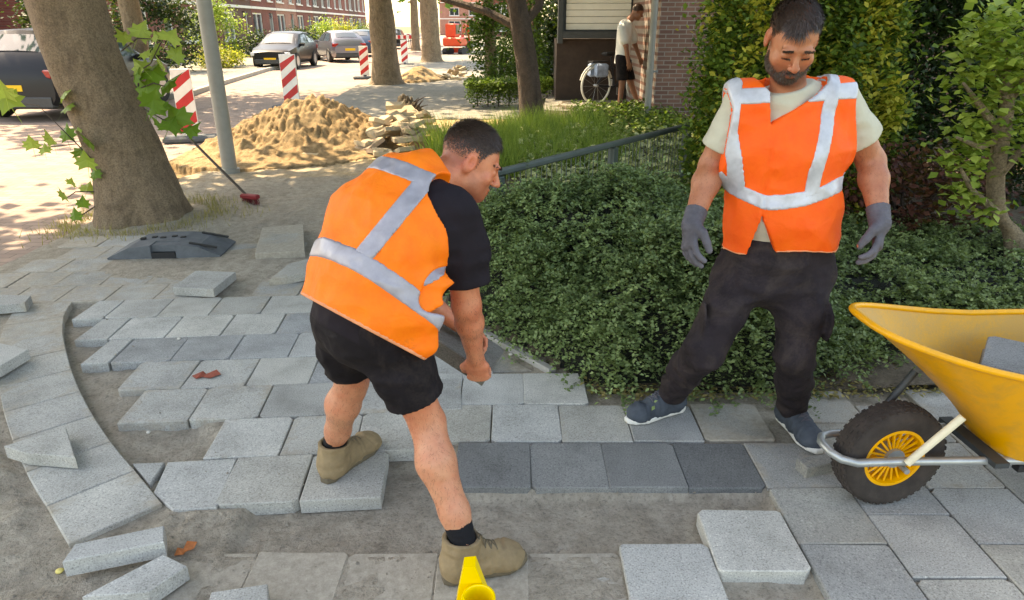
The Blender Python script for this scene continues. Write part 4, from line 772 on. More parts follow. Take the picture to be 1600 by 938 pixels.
# background planting
shrub('ivy_column', 'tall dark ivy-covered evergreen left of the white boarded wall', (1.35, 15.4, 1.9), (.62, .5, 2.2), 9000, .09, M_LDARK, 81, 90, .16, 3, 'evergreen', asp=.8)
shrub('garden_bush', 'mid green garden bush behind the slim pale trunk', (-.35, 18.5, 1.1), (.75, .7, 1.1), 5000, .09, M_LMID, 82, 50, .2, 5); shrub('garden_bush', 'shaded leafy bush between the garden tree stems', (.55, 17.5, 1.2), (.6, .6, 1.3), 4500, .09, M_LMID, 83, 50, .2, 5)
shrub('garden_bush', 'dark bush behind the forked tree', (.5, 20.5, 1.6), (1.2, .7, 1.7), 5000, .1, M_LDARK, 84, 50, .2, 4)
def box_hedge(label, x0, x1, y0, y1, h, n, mat, seed, z0=.2):
    t = thing('low_hedge', label, 'hedge', ((x0+x1)/2, (y0+y1)/2, z0)); rg = np.random.default_rng(seed); P_ = rg.uniform(0, 1, (n, 3)); P_[:, 2] = 1-(1-P_[:, 2])**2*rg.random(n); P_ = (P_-np.array([.5, .5, 0]))*np.array([x1-x0, y1-y0, h])+rg.normal(size=(n, 3))*.03
    o = leaves('foliage', P_, .06, mat, t, rs=seed); o['kind'] = 'stuff'
    for k in range(4): MB().tube([((k-1.5)*(x1-x0)/5, 0, -.05), ((k-1.5)*(x1-x0)/4.6, .05, h*.8)], .015, 5).obj('stem', M_BARK, t)
box_hedge('low bright green hedge left of the forked tree', -.95, .15, 14.6, 15.6, .52, 6000, M_LMID, 91, .015); box_hedge('low bright green hedge in front of the ivy column', .45, 2.0, 14.9, 15.5, .34, 4500, M_GRASS, 92)
# variegated ground cover behind the fence
rg = np.random.default_rng(17); X = rg.uniform(.1, 2.8, 9000); Y = rg.uniform(5.0, 9.5, 9000); C = np.stack([X, Y, gz(X, Y)+rg.random(9000)*.16+.1*(vnoise(X, Y, 2, 5)+.5)*rg.random(9000)], 1)
link('variegated_ivy', leaves('variegated_ivy', C, .07, M_IVY, rs=18, asp=.8, up=.9).data, kind='stuff', label='pale variegated ground cover behind the grey fence', category='ground cover'); bpy.data.objects.remove(bpy.data.objects['variegated_ivy'])
def grassy(name, label, X, Y, Z, h, w_, mat, seed):
    rg = np.random.default_rng(seed); n_ = len(X); a = rg.uniform(0, 6.28, n_); H_ = h*(.5+.8*rg.random(n_)); ln = rg.normal(size=(n_, 2))*.35*H_[:, None]; dx, dy = np.cos(a)*w_, np.sin(a)*w_
    V = np.stack([np.stack([X-dx, Y-dy, Z-.01], 1), np.stack([X+dx, Y+dy, Z-.01], 1), np.stack([X+ln[:, 0], Y+ln[:, 1], Z+H_], 1)], 1).reshape(-1, 3); F = np.arange(n_*3).reshape(-1, 3)
    o = link(name, npmesh(name, V, F, mat, rg.random(n_)), kind='stuff', label=label, category='grass'); return o
n_ = 9000; X = rg.uniform(-.75, 1.3, n_); Y = rg.uniform(7.2, 10.6, n_); grassy('long_grass', 'long bright grass behind the bending worker', X, Y, gz(X, Y), .34, .006, M_GRASS, 5)
n_ = 5000; X = rg.uniform(1.0, 2.6, n_); Y = rg.uniform(9, 12.2, n_); C = np.stack([X, Y, gz(X, Y)+rg.random(n_)*.22], 1); o = leaves('low_plants', C, .07, M_LMID, rs=19, up=.8); o['kind'] = 'stuff'; tag(o, 'leafy low plants at the foot of the house corner', 'ground cover')
n_ = 1300; a = rg.uniform(0, 6.28, n_); r_ = .48+np.abs(rg.normal(size=n_))*.16; X = b0.x+np.cos(a)*r_*1.15; Y = b0.y+np.sin(a)*r_; Z = np.where(X > -3.75, hz(X, Y), -.05); k = X > -4.2; grassy('dry_weeds', 'dry weeds and grass round the foot of the plane tree', X[k], Y[k], Z[k], .075, .0035, M_DRY, 6)
n_ = 500; X = rg.normal(size=n_)*.12-.95+.1; Y = rg.normal(size=n_)*.3+9.0; grassy('weed_tuft', 'tall green weeds growing beside the rubble pile', X, Y, 0*X+.0, .5, .008, M_GRASS, 7)
# planting across the street
shrub('dark_hedge', 'tall dark hedge behind the lamp post across the street', (-13.2, 27, 1.4), (1.5, 1.2, 1.7), 7000, .14, M_LDARK, 101, 60, .2, 4, 'hedge'); shrub('dark_hedge', 'dark hedge left of the lamp post across the street', (-16.2, 27, 1.5), (1.5, 1.2, 1.8), 6000, .14, M_LDARK, 102, 60, .2, 4, 'hedge')
shrub('front_garden_bush', 'yellow-green plants at the edge of the far pavement', (-12.0, 29.5, .35), (.9, .7, .45), 2500, .1, M_LYEL, 103, 30, .25, 4); shrub('front_garden_bush', 'dark bush in front of the pinkish corner house', (-19.5, 23.5, 1.2), (1.6, 1, 1.4), 5000, .13, M_LDARK, 104, 50, .2, 4)
shrub('front_garden_bush', 'light green bush behind the lamp post top', (-12.6, 31.5, 1.4), (1.0, .8, 1.0), 3000, .12, M_LPALE, 105, 40, .25, 4)
for k, (u, Y, h, mt, lab) in enumerate(((500, 50, 1.5, M_LPALE, 'light green front garden bush above the silver car'), (528, 55, 1.7, M_LYEL, 'yellowish front garden bush right of the light green one'), (395, 40, 1.0, M_LDARK, 'dark front garden bush behind the black car, left'), (465, 47, 1.2, M_LDARK, 'dark front garden bush behind the black car, right'), (565, 66, 1.6, M_LMID, 'small green bush far down the row of houses'))):
    p = at(u, 50, Y); shrub('front_garden_bush', lab, (p.x, Y, h*.55), (1.1, .9, h*.6), 1800, .16, mt, 110+k, 30, .25, 3)
# ================================================================== WORKS: sand heap, rubble, fence, bicycle, wheelbarrow, tool
hx, hy = -2.95, 10.4
def heap(X, Y):
    r = np.hypot((X-hx)/1.3, (Y-hy)/1.1); z = .56*np.exp(-(r/.68)**2*.8)*(1+.12*vnoise(X, Y, 3, 51))+.10*np.exp(-(((X-hx+.4)/1.0)**2+((Y-hy+1.0)/.9)**2))
    z = z+vnoise(X, Y, 6, 52)*.06*np.clip(z*4, 0, 1)+np.abs(vnoise(X, Y, 12, 53))*.085*np.clip(z*5, 0, 1)+np.abs(vnoise(X, Y, 29, 54))*.024*np.clip(z*5, 0, 1); return np.where(z > .02, z, z-.08)
tag(link('sand_heap', grid('sand_heap', np.linspace(-4.35, -1.75, 170), np.linspace(8.1, 12.1, 190), heap, M_YSAND)), 'heap of yellow excavated sand between lamp post and rubble', 'sand heap')
def heap2(X, Y):
    z = .42*np.exp(-(((X+2.95)/.55)**2+((Y-23.0)/1.0)**2))+vnoise(X, Y, 8, 55)*.03; return np.where(z > .05, z, z-.15)
tag(link('sand_heap', grid('sand_heap', np.linspace(-4.2, -1.7, 60), np.linspace(20.8, 25.2, 60), heap2, M_YSAND)), 'small sand heap beyond the middle tree trunk', 'sand heap')
M_RUBB = NT('old_paver'); n = M_RUBB; oi = n.n('ShaderNodeObjectInfo'); n.col(n.mix(n.ramp(n.noise(9, 5, .7), [(.4, (0, 0, 0)), (.7, (1, 1, 1))]), oi.outputs['Color'], srgb(190, 168, 132))); n.rough(.95); n.bump(n.noise(60, 4, .7), .5, .006); M_RUBB = n.m
RUB = []
for k in range(7):
    w_, d_ = random.choice(((.3, .3), (.3, .2), (.3, .16), (.22, .2), (.25, .12))); j = lambda: random.uniform(-.03, .03)
    RUB.append(MB().prism([(-w_/2+j(), -d_/2+j()), (w_/2+j(), -d_/2+j()), (w_/2+j(), d_/2+j()), (0, d_/2+j()), (-w_/2+j(), d_/2+j())], -.03, .03, .005).mesh('old_paver', M_RUBB))
rr = random.Random(11)
def rub(n_, cx, cy, rx, ry, h, lab, grp):
    for k in range(n_):
        a = rr.uniform(0, 6.28); r_ = rr.random()**.6; x = cx+rx*r_*math.cos(a); y = cy+ry*r_*math.sin(a); lv = h*(1-r_**1.3)*rr.uniform(.55, 1.0); o = link('old_paver', rr.choice(RUB), loc=(x, y, lv+.04)); o.rotation_euler = (rr.uniform(-.45, .45), rr.uniform(-.45, .45), rr.uniform(0, 6.28))
        c = rr.choice(((.34, .28, .20), (.42, .34, .24), (.30, .24, .18), (.36, .25, .18))); o.color = (*c, 1); tag(o, lab, 'paver', grp)
rub(74, -1.62, 10.2, .66, 1.1, .56, 'old dug-up paver in the rubble pile beside the sand heap', 'old pavers piled beside the sand heap'); rub(16, -1.75, 23.5, .5, .9, .4, 'old paver in the small pile beyond the middle tree', 'old pavers piled beyond the middle tree')
for k, (u, v, a) in enumerate(((480, 242, .2), (520, 236, -.1), (596, 238, .3))):
    p = gnd(u, v, .06); o = link('old_paver', RUB[k], loc=p); o.rotation_euler = (.1, .1, a); o.color = (.45, .37, .26, 1); tag(o, ('flat old paver at the foot of the sand heap, left one', 'flat old paver at the foot of the sand heap, middle one', 'flat old paver at the foot of the rubble pile')[k], 'paver')
p = gnd(618, 160); M_STUMP = M_BARK; t = thing('root_clump', 'dark clump of roots and soil behind the rubble pile', 'roots', (-1.95, 13.0, 0))
hp = lambda X, Y: .34*np.exp(-((X/.33)**2+(Y/.4)**2))*(1+.5*np.abs(vnoise(X, Y, 9, 71))+.3*vnoise(X, Y, 22, 72))-.03
link('soil', grid('soil', np.linspace(-.7, .7, 60), np.linspace(-.8, .8, 60), hp, M_SOIL), t); rk = random.Random(4)
for k in range(14):
    a = rk.uniform(0, 6.28); r_ = rk.uniform(.1, .4); p1 = Vector((r_*math.cos(a), r_*math.sin(a), .12+.2*rk.random())); MB().tube([p1*.6, p1+Vector((0, 0, .05)), p1*1.4+Vector((rk.uniform(-.1, .1), rk.uniform(-.1, .1), rk.uniform(-.05, .12)))], [.02, .014, .004], 5).obj('root', M_BARK, t, smooth=True)
# ------------------------------------------------------------------ garden fence
M_FEN = basic('fence_green_grey', srgb(78, 88, 82), .55, .2, 8, .1)
fa = at(770, 272, 4.42); fb = at(1078, 196, 6.62); t = thing('garden_fence', 'low grey-green metal fence with wire infill behind the shrub', 'fence', (fa.x, fa.y, .08)); o0 = Vector(t.location)
dr = (fb-fa); ln = dr.length; M = dr.to_track_quat('X', 'Z').to_matrix(); MB().box((fa+fb)/2-o0, (ln, .06, .042), M, .01).obj('rail', M_FEN, t)
MB().box((fa+fb)/2-o0-Vector((0, 0, .5)), (ln-.02, .025, .025), M).obj('rail', M_FEN, t)
for f_ in (.02, .52, .985):
    p = fa+dr*f_-o0; MB().box((p.x, p.y, p.z/2-.07), (.06, .06, p.z+.09), M, .006).obj('post', M_FEN, t)
wire = MB().tube([(0, 0, 0), (0, 0, -.48)], .0035, 4).mesh('wire', M_FEN)
for k in range(46): o = link('wire', wire, t, loc=fa+dr*((k+.7)/47)-o0-Vector((0, 0, .02)))
# ------------------------------------------------------------------ bicycle
M_BFR = basic('bike_frame', srgb(40, 44, 52), .4, .15, 20, .03); M_TWH = basic('bike_white_tyre', srgb(220, 218, 208), .6, .08, 20, .05); M_BAG = basic('bike_bag', srgb(150, 170, 200), .7, .45, 9, .1); M_STEEL = basic('steel', srgb(168, 170, 172), .35, .12, 20, .05, metal=.7)
bp = gnd(958, 160, .25); t = thing('bicycle', 'city bicycle with white tyres and pale bag leaning by the boarded wall', 'bicycle', (bp.x+.10, bp.y+.10, .227), R(32)); bx = .55
for x in (-bx, bx):
    M = Matrix.Translation((x, 0, .345)) @ Matrix.Rotation(R(90), 4, 'X'); wh = MB().lathe([(.335+.02*math.cos(a), .02*math.sin(a)) for a in [2*math.pi*k/8 for k in range(8)]], M, 36).obj('wheel', M_TWH, t, True)
    sp_ = MB()
    for k in range(14):
        a = 2*math.pi*k/14; sp_.tube([(x+.02*math.cos(a+.6), .02*(-1)**k, .345+.02*math.sin(a+.6)), (x+.32*math.cos(a), 0, .345+.32*math.sin(a))], .002, 3, False)
    sp_.obj('spokes', M_STEEL, wh); MB().tube([(x, -.05, .345), (x, .05, .345)], .025, 8).obj('hub', M_STEEL, wh)
    MB().tube([(x+.385*math.cos(a), 0, .345+.385*math.sin(a)) for a in [R(20+k*16) for k in range(10)]], .016, 6).obj('mudguard', M_TWH, t, True)
fr = MB()
for q in ([(-bx, 0, .345), (-.1, 0, .30)], [(-.1, 0, .3), (-.22, 0, .85)], [(-.1, 0, .3), (.40, 0, .72)], [(-.2, 0, .62), (.39, 0, .80)], [(-.2, 0, .70), (-bx, 0, .345)], [(.38, 0, .88), (bx, 0, .345)]): fr.tube(q, .018, 8)
fr.obj('frame', M_BFR, t, True); MB().tube([(.36, 0, .85), (.33, 0, 1.05), (.33, .28, 1.08), (.18, .30, 1.08)], .012, 6).tube([(.33, 0, 1.05), (.33, -.28, 1.08), (.18, -.30, 1.08)], .012, 6).obj('handlebar', M_STEEL, t, True)
MB().box((-.26, 0, .9), (.27, .17, .07), None, .03).obj('saddle', M_BLK, t); MB().box((-.52, .1, .62), (.26, .09, .24), None, .03).obj('bag', M_BAG, t); MB().box((-.52, -.1, .62), (.26, .09, .24), None, .03).obj('bag', M_BAG, t); MB().box((-.52, 0, .77), (.38, .14, .025)).obj('carrier', M_BLK, t)
MB().tube([(-.1, -.08, .3), (-.1, -.08, .17), (-.1, -.16, .17)], .01, 5).tube([(-.1, .08, .3), (-.1, .08, .43), (-.1, .16, .43)], .01, 5).obj('crank', M_STEEL, t)
# ------------------------------------------------------------------ wheelbarrow
n = NT('barrow_yellow'); a = n.noise(9, 6, .75, dist=.5); geo = n.n('ShaderNodeNewGeometry')
n.col(n.mix(n.ramp(a, [(.46, (0, 0, 0)), (.72, (.7, .7, .7))]), srgb(238, 164, 6), srgb(190, 140, 56))); n.rough(.42); n.bump(n.noise(120, 2, .5), .08, .002); M_YEL2 = n.m
n = NT('barrow_inside'); a = n.noise(6, 6, .8, dist=.7); b = n.noise(160, 3, .7)
n.col(n.mix(n.ramp(n.math('ADD', a, n.math('MULTIPLY', b, .5)), [(.5, (.06, .06, .06)), (.85, (.62, .62, .62))]), srgb(226, 158, 22), srgb(172, 142, 92))); n.rough(.65); n.bump(b, .2, .003); M_YIN = n.m
M_GALV = basic('galvanised', srgb(176, 180, 180), .4, .15, 14, .1, 60, .002, metal=.65); M_CREAMP = basic('cream_strut', srgb(226, 214, 186), .5, .1, 10, .05); M_RIM = basic('rim_yellow', srgb(244, 170, 6), .4, .12, 12, .04)
WB = thing('wheelbarrow', 'yellow wheelbarrow with black tyre parked at the right edge', 'wheelbarrow', (1.35, 2.07, 0), R(3.5)); wc = Vector((0, 0, .197))
M = Matrix.Translation(wc) @ Matrix.Rotation(R(5), 4, 'Z') @ Matrix.Rotation(R(90), 4, 'X')
tr = [(.112, -.036), (.128, -.045), (.16, -.052), (.182, -.047), (.193, -.034), (.196, -.015), (.196, .015), (.193, .034), (.182, .047), (.16, .052), (.128, .045), (.112, .036)]
wh = MB().lathe(tr, M, 48).obj('wheel', M_TYRE2, WB, True, 50); td = MB()
for k in range(44):
    for j, yy in enumerate((-.036, -.019, 0, .019, .036)):
        a = 2*math.pi*(k+.5*(j % 2))/44; rad = .1965-.12*abs(yy)**1.25*3; B = M @ Matrix.Rotation(a, 4, 'Z') @ Matrix.Translation((rad, 0, yy)); td.box((0, 0, 0), (.006, .015, .011), None); 
        for q in range(len(td.v)-8, len(td.v)): td.v[q] = tuple(B @ Vector(td.v[q]))
o = td.obj('tread', M_TYRE2, wh); o['kind'] = 'stuff'
rm = MB().lathe([(.116, -.03), (.116, -.038), (.104, -.038), (.098, -.02), (.098, .02), (.104, .038), (.116, .038), (.116, .03)], M, 40).obj('rim', M_RIM, wh, True, 40)
spk = MB()
for s in (-.024, .024):
    for k in range(22):
        a = 2*math.pi*k/22; spk.box((0, 0, 0), (.066, .007, .006)); B = M @ Matrix.Rotation(a, 4, 'Z') @ Matrix.Translation((.068, 0, s)) @ Matrix.Rotation(.25, 4, 'X')
        for q in range(len(spk.v)-8, len(spk.v)): spk.v[q] = tuple(B @ Vector(spk.v[q]))
spk.obj('spokes', M_RIM, wh); MB().lathe([(.001, -.04), (.036, -.04), (.036, .04), (.001, .04)], M, 20).obj('hub', M_GALV, wh, True, 40); MB().tube([(0, -.115, .197), (0, .115, .197)], .01, 10).obj('axle', M_GALV, WB, True)
fz = .225; ny, fy = -.092, .092          # near and far frame tubes
loop = [(1.15, ny-.08, fz+.02), (.5, ny-.03, fz+.004), (.0, ny, fz), (-.17, ny, fz), (-.215, ny+.02, fz+.004), (-.238, ny+.06, fz+.008), (-.242, 0, fz+.012), (-.238, fy-.06, fz+.008), (-.215, fy-.02, fz+.004), (-.17, fy, fz), (.0, fy, fz), (.5, fy+.03, fz+.004), (1.15, fy+.08, fz+.02)]
MB().tube(loop, .0145, 12).obj('frame', M_GALV, WB, True, 60)
MB().tube([(-.005, ny-.018, fz+.004), (.125, ny-.045, .425)], .0135, 10).obj('strut', M_CREAMP, WB, True); MB().tube([(-.03, fy+.018, fz+.0), (.13, fy+.045, .45)], .0135, 10).obj('strut', M_DGREY, WB, True)
for s, y in ((-1, ny-.04), (1, fy+.04)): MB().tube([(.62, y, fz), (.70, y-.02*s, .02), (.86, y-.02*s, .02), (.98, y, fz)], .013, 8).obj('leg', M_GALV, WB, True)
MB().box((.30, -.005, fz+.012), (.05, .30, .02)).obj('crossbar', M_DGREY, WB); MB().box((.42, ny-.015, fz-.032), (.05, .03, .03), None, .006).obj('clamp', M_BLK, WB)
# tray: rim outline to floor outline
def tray(off):
    V = []; NA = 56; NL = 12
    for l in range(NL+1):
        u = l/NL; 
        for k in range(NA):
            a = 2*math.pi*k/NA; c, s = math.cos(a), math.sin(a); e = .62; cx = math.copysign(abs(c)**e, c); sy = math.copysign(abs(s)**e, s)
            # rim
            fx = -cx; rx_ = .36+.53*cx if True else 0; X_r = .41+.60*(-fx)*1.0; wide = .285-.075*max(0, -cx)**2; Y_r = .01+wide*sy; Z_r = .605+.115*max(0, -cx)**1.6+.0*cx
            X_f = .60+.27*cx; Y_f = .0+.165*sy; Z_f = .238
            w_ = 1-(1-u)**1.0; bl = u**1.25; x = X_f+(X_r-X_f)*bl; y = Y_f+(Y_r-Y_f)*(u**.8); z = Z_f+(Z_r-Z_f)*u
            n_ = Vector((-cx*.7, -sy, .45*(1-u))).normalized()*off; V.append((x+n_.x, y+n_.y, z+(off if l == 0 else n_.z)))
    F = [(l*NA+k, l*NA+(k+1) % NA, (l+1)*NA+(k+1) % NA, (l+1)*NA+k) for l in range(NL) for k in range(NA)]; return V, F, NA, NL
V, F, NA, NL = tray(0); to = MB().add(V, F+[tuple(range(NA-1, -1, -1))]).obj('tray', M_YEL2, WB, True, 60); V2, F2, _, _ = tray(.006); MB().add(V2, [f[::-1] for f in F2]+[tuple(range(NA))]).obj('lining', M_YIN, to, True, 60)
MB().tube([Vector(p)+Vector((0, 0, .002)) for p in V[NL*NA:]], .0115, 10, closed=True).obj('rim', M_YEL2, to, True, 180)
c = gnd(1516, 549, .56)
for k in range(3):
    o = slab(1.80, 2.10, R(-38), .555-.058*k, .19, -.2, .12, UNIT[k+2], .0, 'loose_slab', None); o.rotation_euler.z = R(-38)+.05*k; tag(o, ('dark grey slab on top of the stack in the wheelbarrow', 'middle dark slab of the stack in the wheelbarrow', 'lowest dark slab of the stack in the wheelbarrow')[k], 'paving slab')
# ------------------------------------------------------------------ yellow tool at the lower edge
M_TY = basic('tool_yellow', srgb(246, 206, 6), .4, .06, 8, .03); t = thing('yellow_tool', 'bright yellow plastic tool with round hollow tube at the lower edge', 'tool', (-.09, 1.405, -.015))
Mt = Matrix.Translation((0, 0, 0)); MB().lathe([(.046, 0), (.046, .21), (.044, .213), (.040, .213), (.038, .21), (.038, .004)], Mt, 28).obj('tube', M_TY, t, True, 40)
bl = MB(); pr = [(-.068, .0), (.05, .0), (.042, .12), (-.002, .272), (-.034, .268), (-.058, .14)]; k = len(pr)
bl.add([(x-.008, y, z) for y in (.047, .085) for x, z in pr], [tuple(range(k)), tuple(range(2*k-1, k-1, -1))]+[(i, k+i, k+(i+1) % k, (i+1) % k) for i in range(k)]).obj('blade', M_TY, t)
MB().box((0, .02, .008), (.16, .16, .016), None, .004).obj('base', M_TY, t)
# ================================================================== PEOPLE
def nvec(v): v = np.array(v, dtype=np.float64); return v/np.linalg.norm(v)
_T3 = np.random.default_rng(99).random((32, 32, 32)).astype(np.float32)*2-1
def vn3(P, s):
    q = P*np.asarray(s, dtype=np.float32); i = np.floor(q).astype(np.int64); f = (q-i).astype(np.float32); f = f*f*(3-2*f); i &= 31; j = (i+1) & 31; r = 0
    for a in (0, 1):
        for b in (0, 1):
            for c in (0, 1):
                w_ = (f[:, 0] if a else 1-f[:, 0])*(f[:, 1] if b else 1-f[:, 1])*(f[:, 2] if c else 1-f[:, 2]); r = r+w_*_T3[(j if a else i)[:, 0], (j if b else i)[:, 1], (j if c else i)[:, 2]]
    return r
def skinmat(name, c, red):
    n = NT(name); a = n.n('ShaderNodeAttribute'); a.attribute_name = 'tint'; base = n.mix(n.ramp(n.noise(14, 4, .6), [(.35, (0, 0, 0)), (.75, (1, 1, 1))]), c, red)
    mott = n.ramp(n.noise(38, 5, .75), [(.32, (.88, .84, .82)), (.5, (1, 1, 1)), (.72, (1.08, 1.05, 1.03))]); frk = n.ramp(n.noise(150, 2, .5), [(.28, (.9, .84, .8)), (.38, (1, 1, 1))])
    n.col(n.mix(1.0, n.mix(1.0, n.mix(1.0, base, mott, 'MULTIPLY'), frk, 'MULTIPLY'), a.outputs['Color'], 'MULTIPLY')); n.rough(.48); n.b.inputs['Subsurface Weight'].default_value = .12; n.b.inputs['Subsurface Radius'].default_value = (.012, .004, .002); n.b.inputs['Subsurface Scale'].default_value = 1.0
    n.bump(n.math('ADD', n.noise(300, 4, .7), n.math('MULTIPLY', n.noise(40, 3, .6), 1.5)), .3, .0015); return n.m
def clothmat(name, c, var=.15, weave=900, rough=.85, fold=.25, sheen=.0, dust=0):
    n = NT(name); dk = tuple(x*(1-var) for x in c[:3])+(1,); lt = tuple(min(1, x*(1+var)) for x in c[:3])+(1,)
    cc = n.ramp(n.noise(11, 6, .7), [(.3, dk), (.7, lt)])
    if dust: cc = n.mix(n.ramp(n.math('ADD', n.noise(6, 5, .7, dist=.8), n.math('MULTIPLY', n.noise(120, 3, .6), .25)), [(.58, (0, 0, 0)), (.85, (dust, dust, dust))]), cc, srgb(128, 112, 98))
    n.col(cc); n.rough(rough); n.b.inputs['Sheen Weight'].default_value = sheen; n.b.inputs['Specular IOR Level'].default_value = .2
    n.bump(n.math('ADD', n.math('MULTIPLY', n.noise(weave, 2, .5), .15), n.noise(26, 4, .6, dist=1.2)), fold, .006); return n.m
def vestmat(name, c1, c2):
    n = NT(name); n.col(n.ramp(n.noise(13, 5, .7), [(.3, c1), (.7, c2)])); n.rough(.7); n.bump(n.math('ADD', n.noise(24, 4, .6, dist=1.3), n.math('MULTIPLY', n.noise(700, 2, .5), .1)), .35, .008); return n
NV = vestmat('hi_vis_sunlit_orange', srgb(252, 108, 0), srgb(255, 124, 0)); M_VEST = NV.m; M_VEST2 = vestmat('hi_vis_red_orange', srgb(252, 84, 0), srgb(255, 98, 0)).m  # first vest's yellower orange has sunlight put into its base colour
def add_dirt(n, pts):
    """dirt smudges on the cloth at given points"""
    prev = n.b.inputs['Base Color'].links[0].from_socket; nz = n.noise(60, 4, .7)
    for (p, r) in pts:
        vm = n.n('ShaderNodeVectorMath'); vm.operation = 'DISTANCE'; n.L(n.tc.outputs['Object'], vm.inputs[0]); vm.inputs[1].default_value = p
        f = n.math('MULTIPLY', n.math('SUBTRACT', 1.0, n.math('DIVIDE', vm.outputs['Value'], r), True), n.math('MULTIPLY', n.math('SUBTRACT', nz, .42, True), 6.0), True); prev = n.mix(f, prev, srgb(70, 36, 20))
    n.L(prev, n.b.inputs['Base Color'])
def tapemat(name, c1, c2):
    n = NT(name); a = n.noise(18, 4, .6); n.col(n.ramp(a, [(.3, c1), (.7, c2)])); n.rough(.4); n.b.inputs['Metallic'].default_value = .15
    n.bump(n.math('ADD', n.noise(30, 3, .6, dist=1), n.math('MULTIPLY', n.noise(500, 2, .5), .2)), .3, .004); return n.m
M_TAPE1 = tapemat('worn_reflective_tape', srgb(140, 137, 146), srgb(162, 159, 168))
n = NT('reflective_tape'); a = n.noise(18, 4, .6); n.col(n.ramp(a, [(.3, srgb(168, 170, 176)), (.7, srgb(196, 198, 206))])); n.rough(.38); n.b.inputs['Metallic'].default_value = .15
n.bump(n.math('ADD', n.noise(30, 3, .6, dist=1), n.math('MULTIPLY', n.noise(500, 2, .5), .2)), .3, .004); M_TAPE = n.m
M_BLKTEE = clothmat('black_cotton', srgb(30, 25, 31), .2); M_SHORT = clothmat('black_shorts', srgb(24, 20, 24), .25, dust=.10); M_TROU = clothmat('work_trousers', srgb(42, 36, 40), .3, 700, .9, .6, 0, .16); M_BEIGE = clothmat('beige_tee', srgb(186, 182, 164), .08); M_WTEE = clothmat('white_tee', srgb(222, 220, 214), .06)
M_GLOVE = clothmat('grey_glove', srgb(92, 90, 97), .3, 500, .8, .4); M_BOOT = clothmat('suede_boot', srgb(142, 122, 94), .22, 400, .9, .5); M_SOLE = basic('boot_sole', srgb(104, 92, 74), .85, .2, 20, .3); M_SNK = clothmat('sneaker_mesh', srgb(70, 77, 86), .3, 300, .8, .4); M_WSOLE = basic('white_sole', srgb(222, 220, 214), .6, .08, 12, .1); M_SOCK = clothmat('black_sock', srgb(26, 26, 30), .2, 300); M_TRIM = clothmat('vest_trim', srgb(226, 150, 110), .1)
M_SK1 = skinmat('skin_fair', srgb(204, 144, 112), srgb(192, 116, 86)); M_SK2 = skinmat('skin_tanned', srgb(180, 118, 86), srgb(166, 98, 70)); M_SK3 = skinmat('skin_brown', srgb(150, 104, 80), srgb(140, 92, 72))
def hairmat(name, c): n = NT(name); a = n.n('ShaderNodeAttribute'); a.attribute_name = 'lv'; n.col(n.ramp(a.outputs['Fac'], [(0, tuple(x*.5 for x in c[:3])+(1,)), (1, tuple(x*1.5 for x in c[:3])+(1,))])); n.rough(.45); return n.m
M_HAIR = hairmat('hair_dark', srgb(64, 49, 42)); M_HAIR1 = hairmat('hair_brown', srgb(60, 45, 37))
def fold(P, s, amp): return amp*(np.abs(vn3(P, s))*2.2-1.5)
class Head:
    def __init__(s, c, fwd, up, sc=1.0):
        s.c = A3(c); f = nvec(fwd); u = np.array(up, float); u = nvec(u-f*(u @ f)); r = np.cross(f, u); s.M = np.stack([r, f, u], 1).astype(np.float32); s.sc = sc      # columns: right, forward, up
    def loc(s, P): return ((P-s.c) @ s.M)/s.sc
    def w(s, p): return s.c+s.M @ (A3(p)*s.sc)
    def sdf(s, P):
        q = s.loc(P); m = q.copy(); m[:, 0] = np.abs(q[:, 0])
        d = ell(q, (0, -.016, .04), (.076, .097, .088)); d = smin(d, ell(q, (0, .038, -.018), (.061, .056, .088)), .03); d = smin(d, ell(q, (0, .062, -.088), (.037, .034, .030)), .03); d = smin(d, ell(m, (.043, .02, -.065), (.025, .045, .035)), .03)
        d = smin(d, ell(m, (.045, .064, -.025), (.02, .018, .018)), .02); d = smin(d, ell(m, (.026, .088, .026), (.028, .010, .008)), .014)
        d = smax(d, -ell(m, (.031, .101, .004), (.019, .014, .012)), .012); d = smin(d, ell(m, (.031, .080, .003), (.0155, .0125, .0115)), .004)
        d = smin(d, cone(q, (0, .088, .016), (0, .117, -.026), .0075, .0115), .012); d = smin(d, ell(m, (.0115, .104, -.031), (.0085, .011, .008)), .006); d = smax(d, -ell(m, (.006, .106, -.039), (.004, .006, .003)), .003)
        d = smin(d, ell(q, (0, .091, -.057), (.022, .011, .0065)), .006); d = smin(d, ell(q, (0, .090, -.070), (.019, .011, .0075)), .006); d = smax(d, -ell(q, (0, .104, -.0632), (.021, .007, .0018)), .003)
        e = ell(m, (.079, -.012, -.002), (.008, .021, .033)); e = smax(e, -ell(m, (.086, -.008, .004), (.006, .012, .020)), .004); return smin(d, e, .008)*s.sc
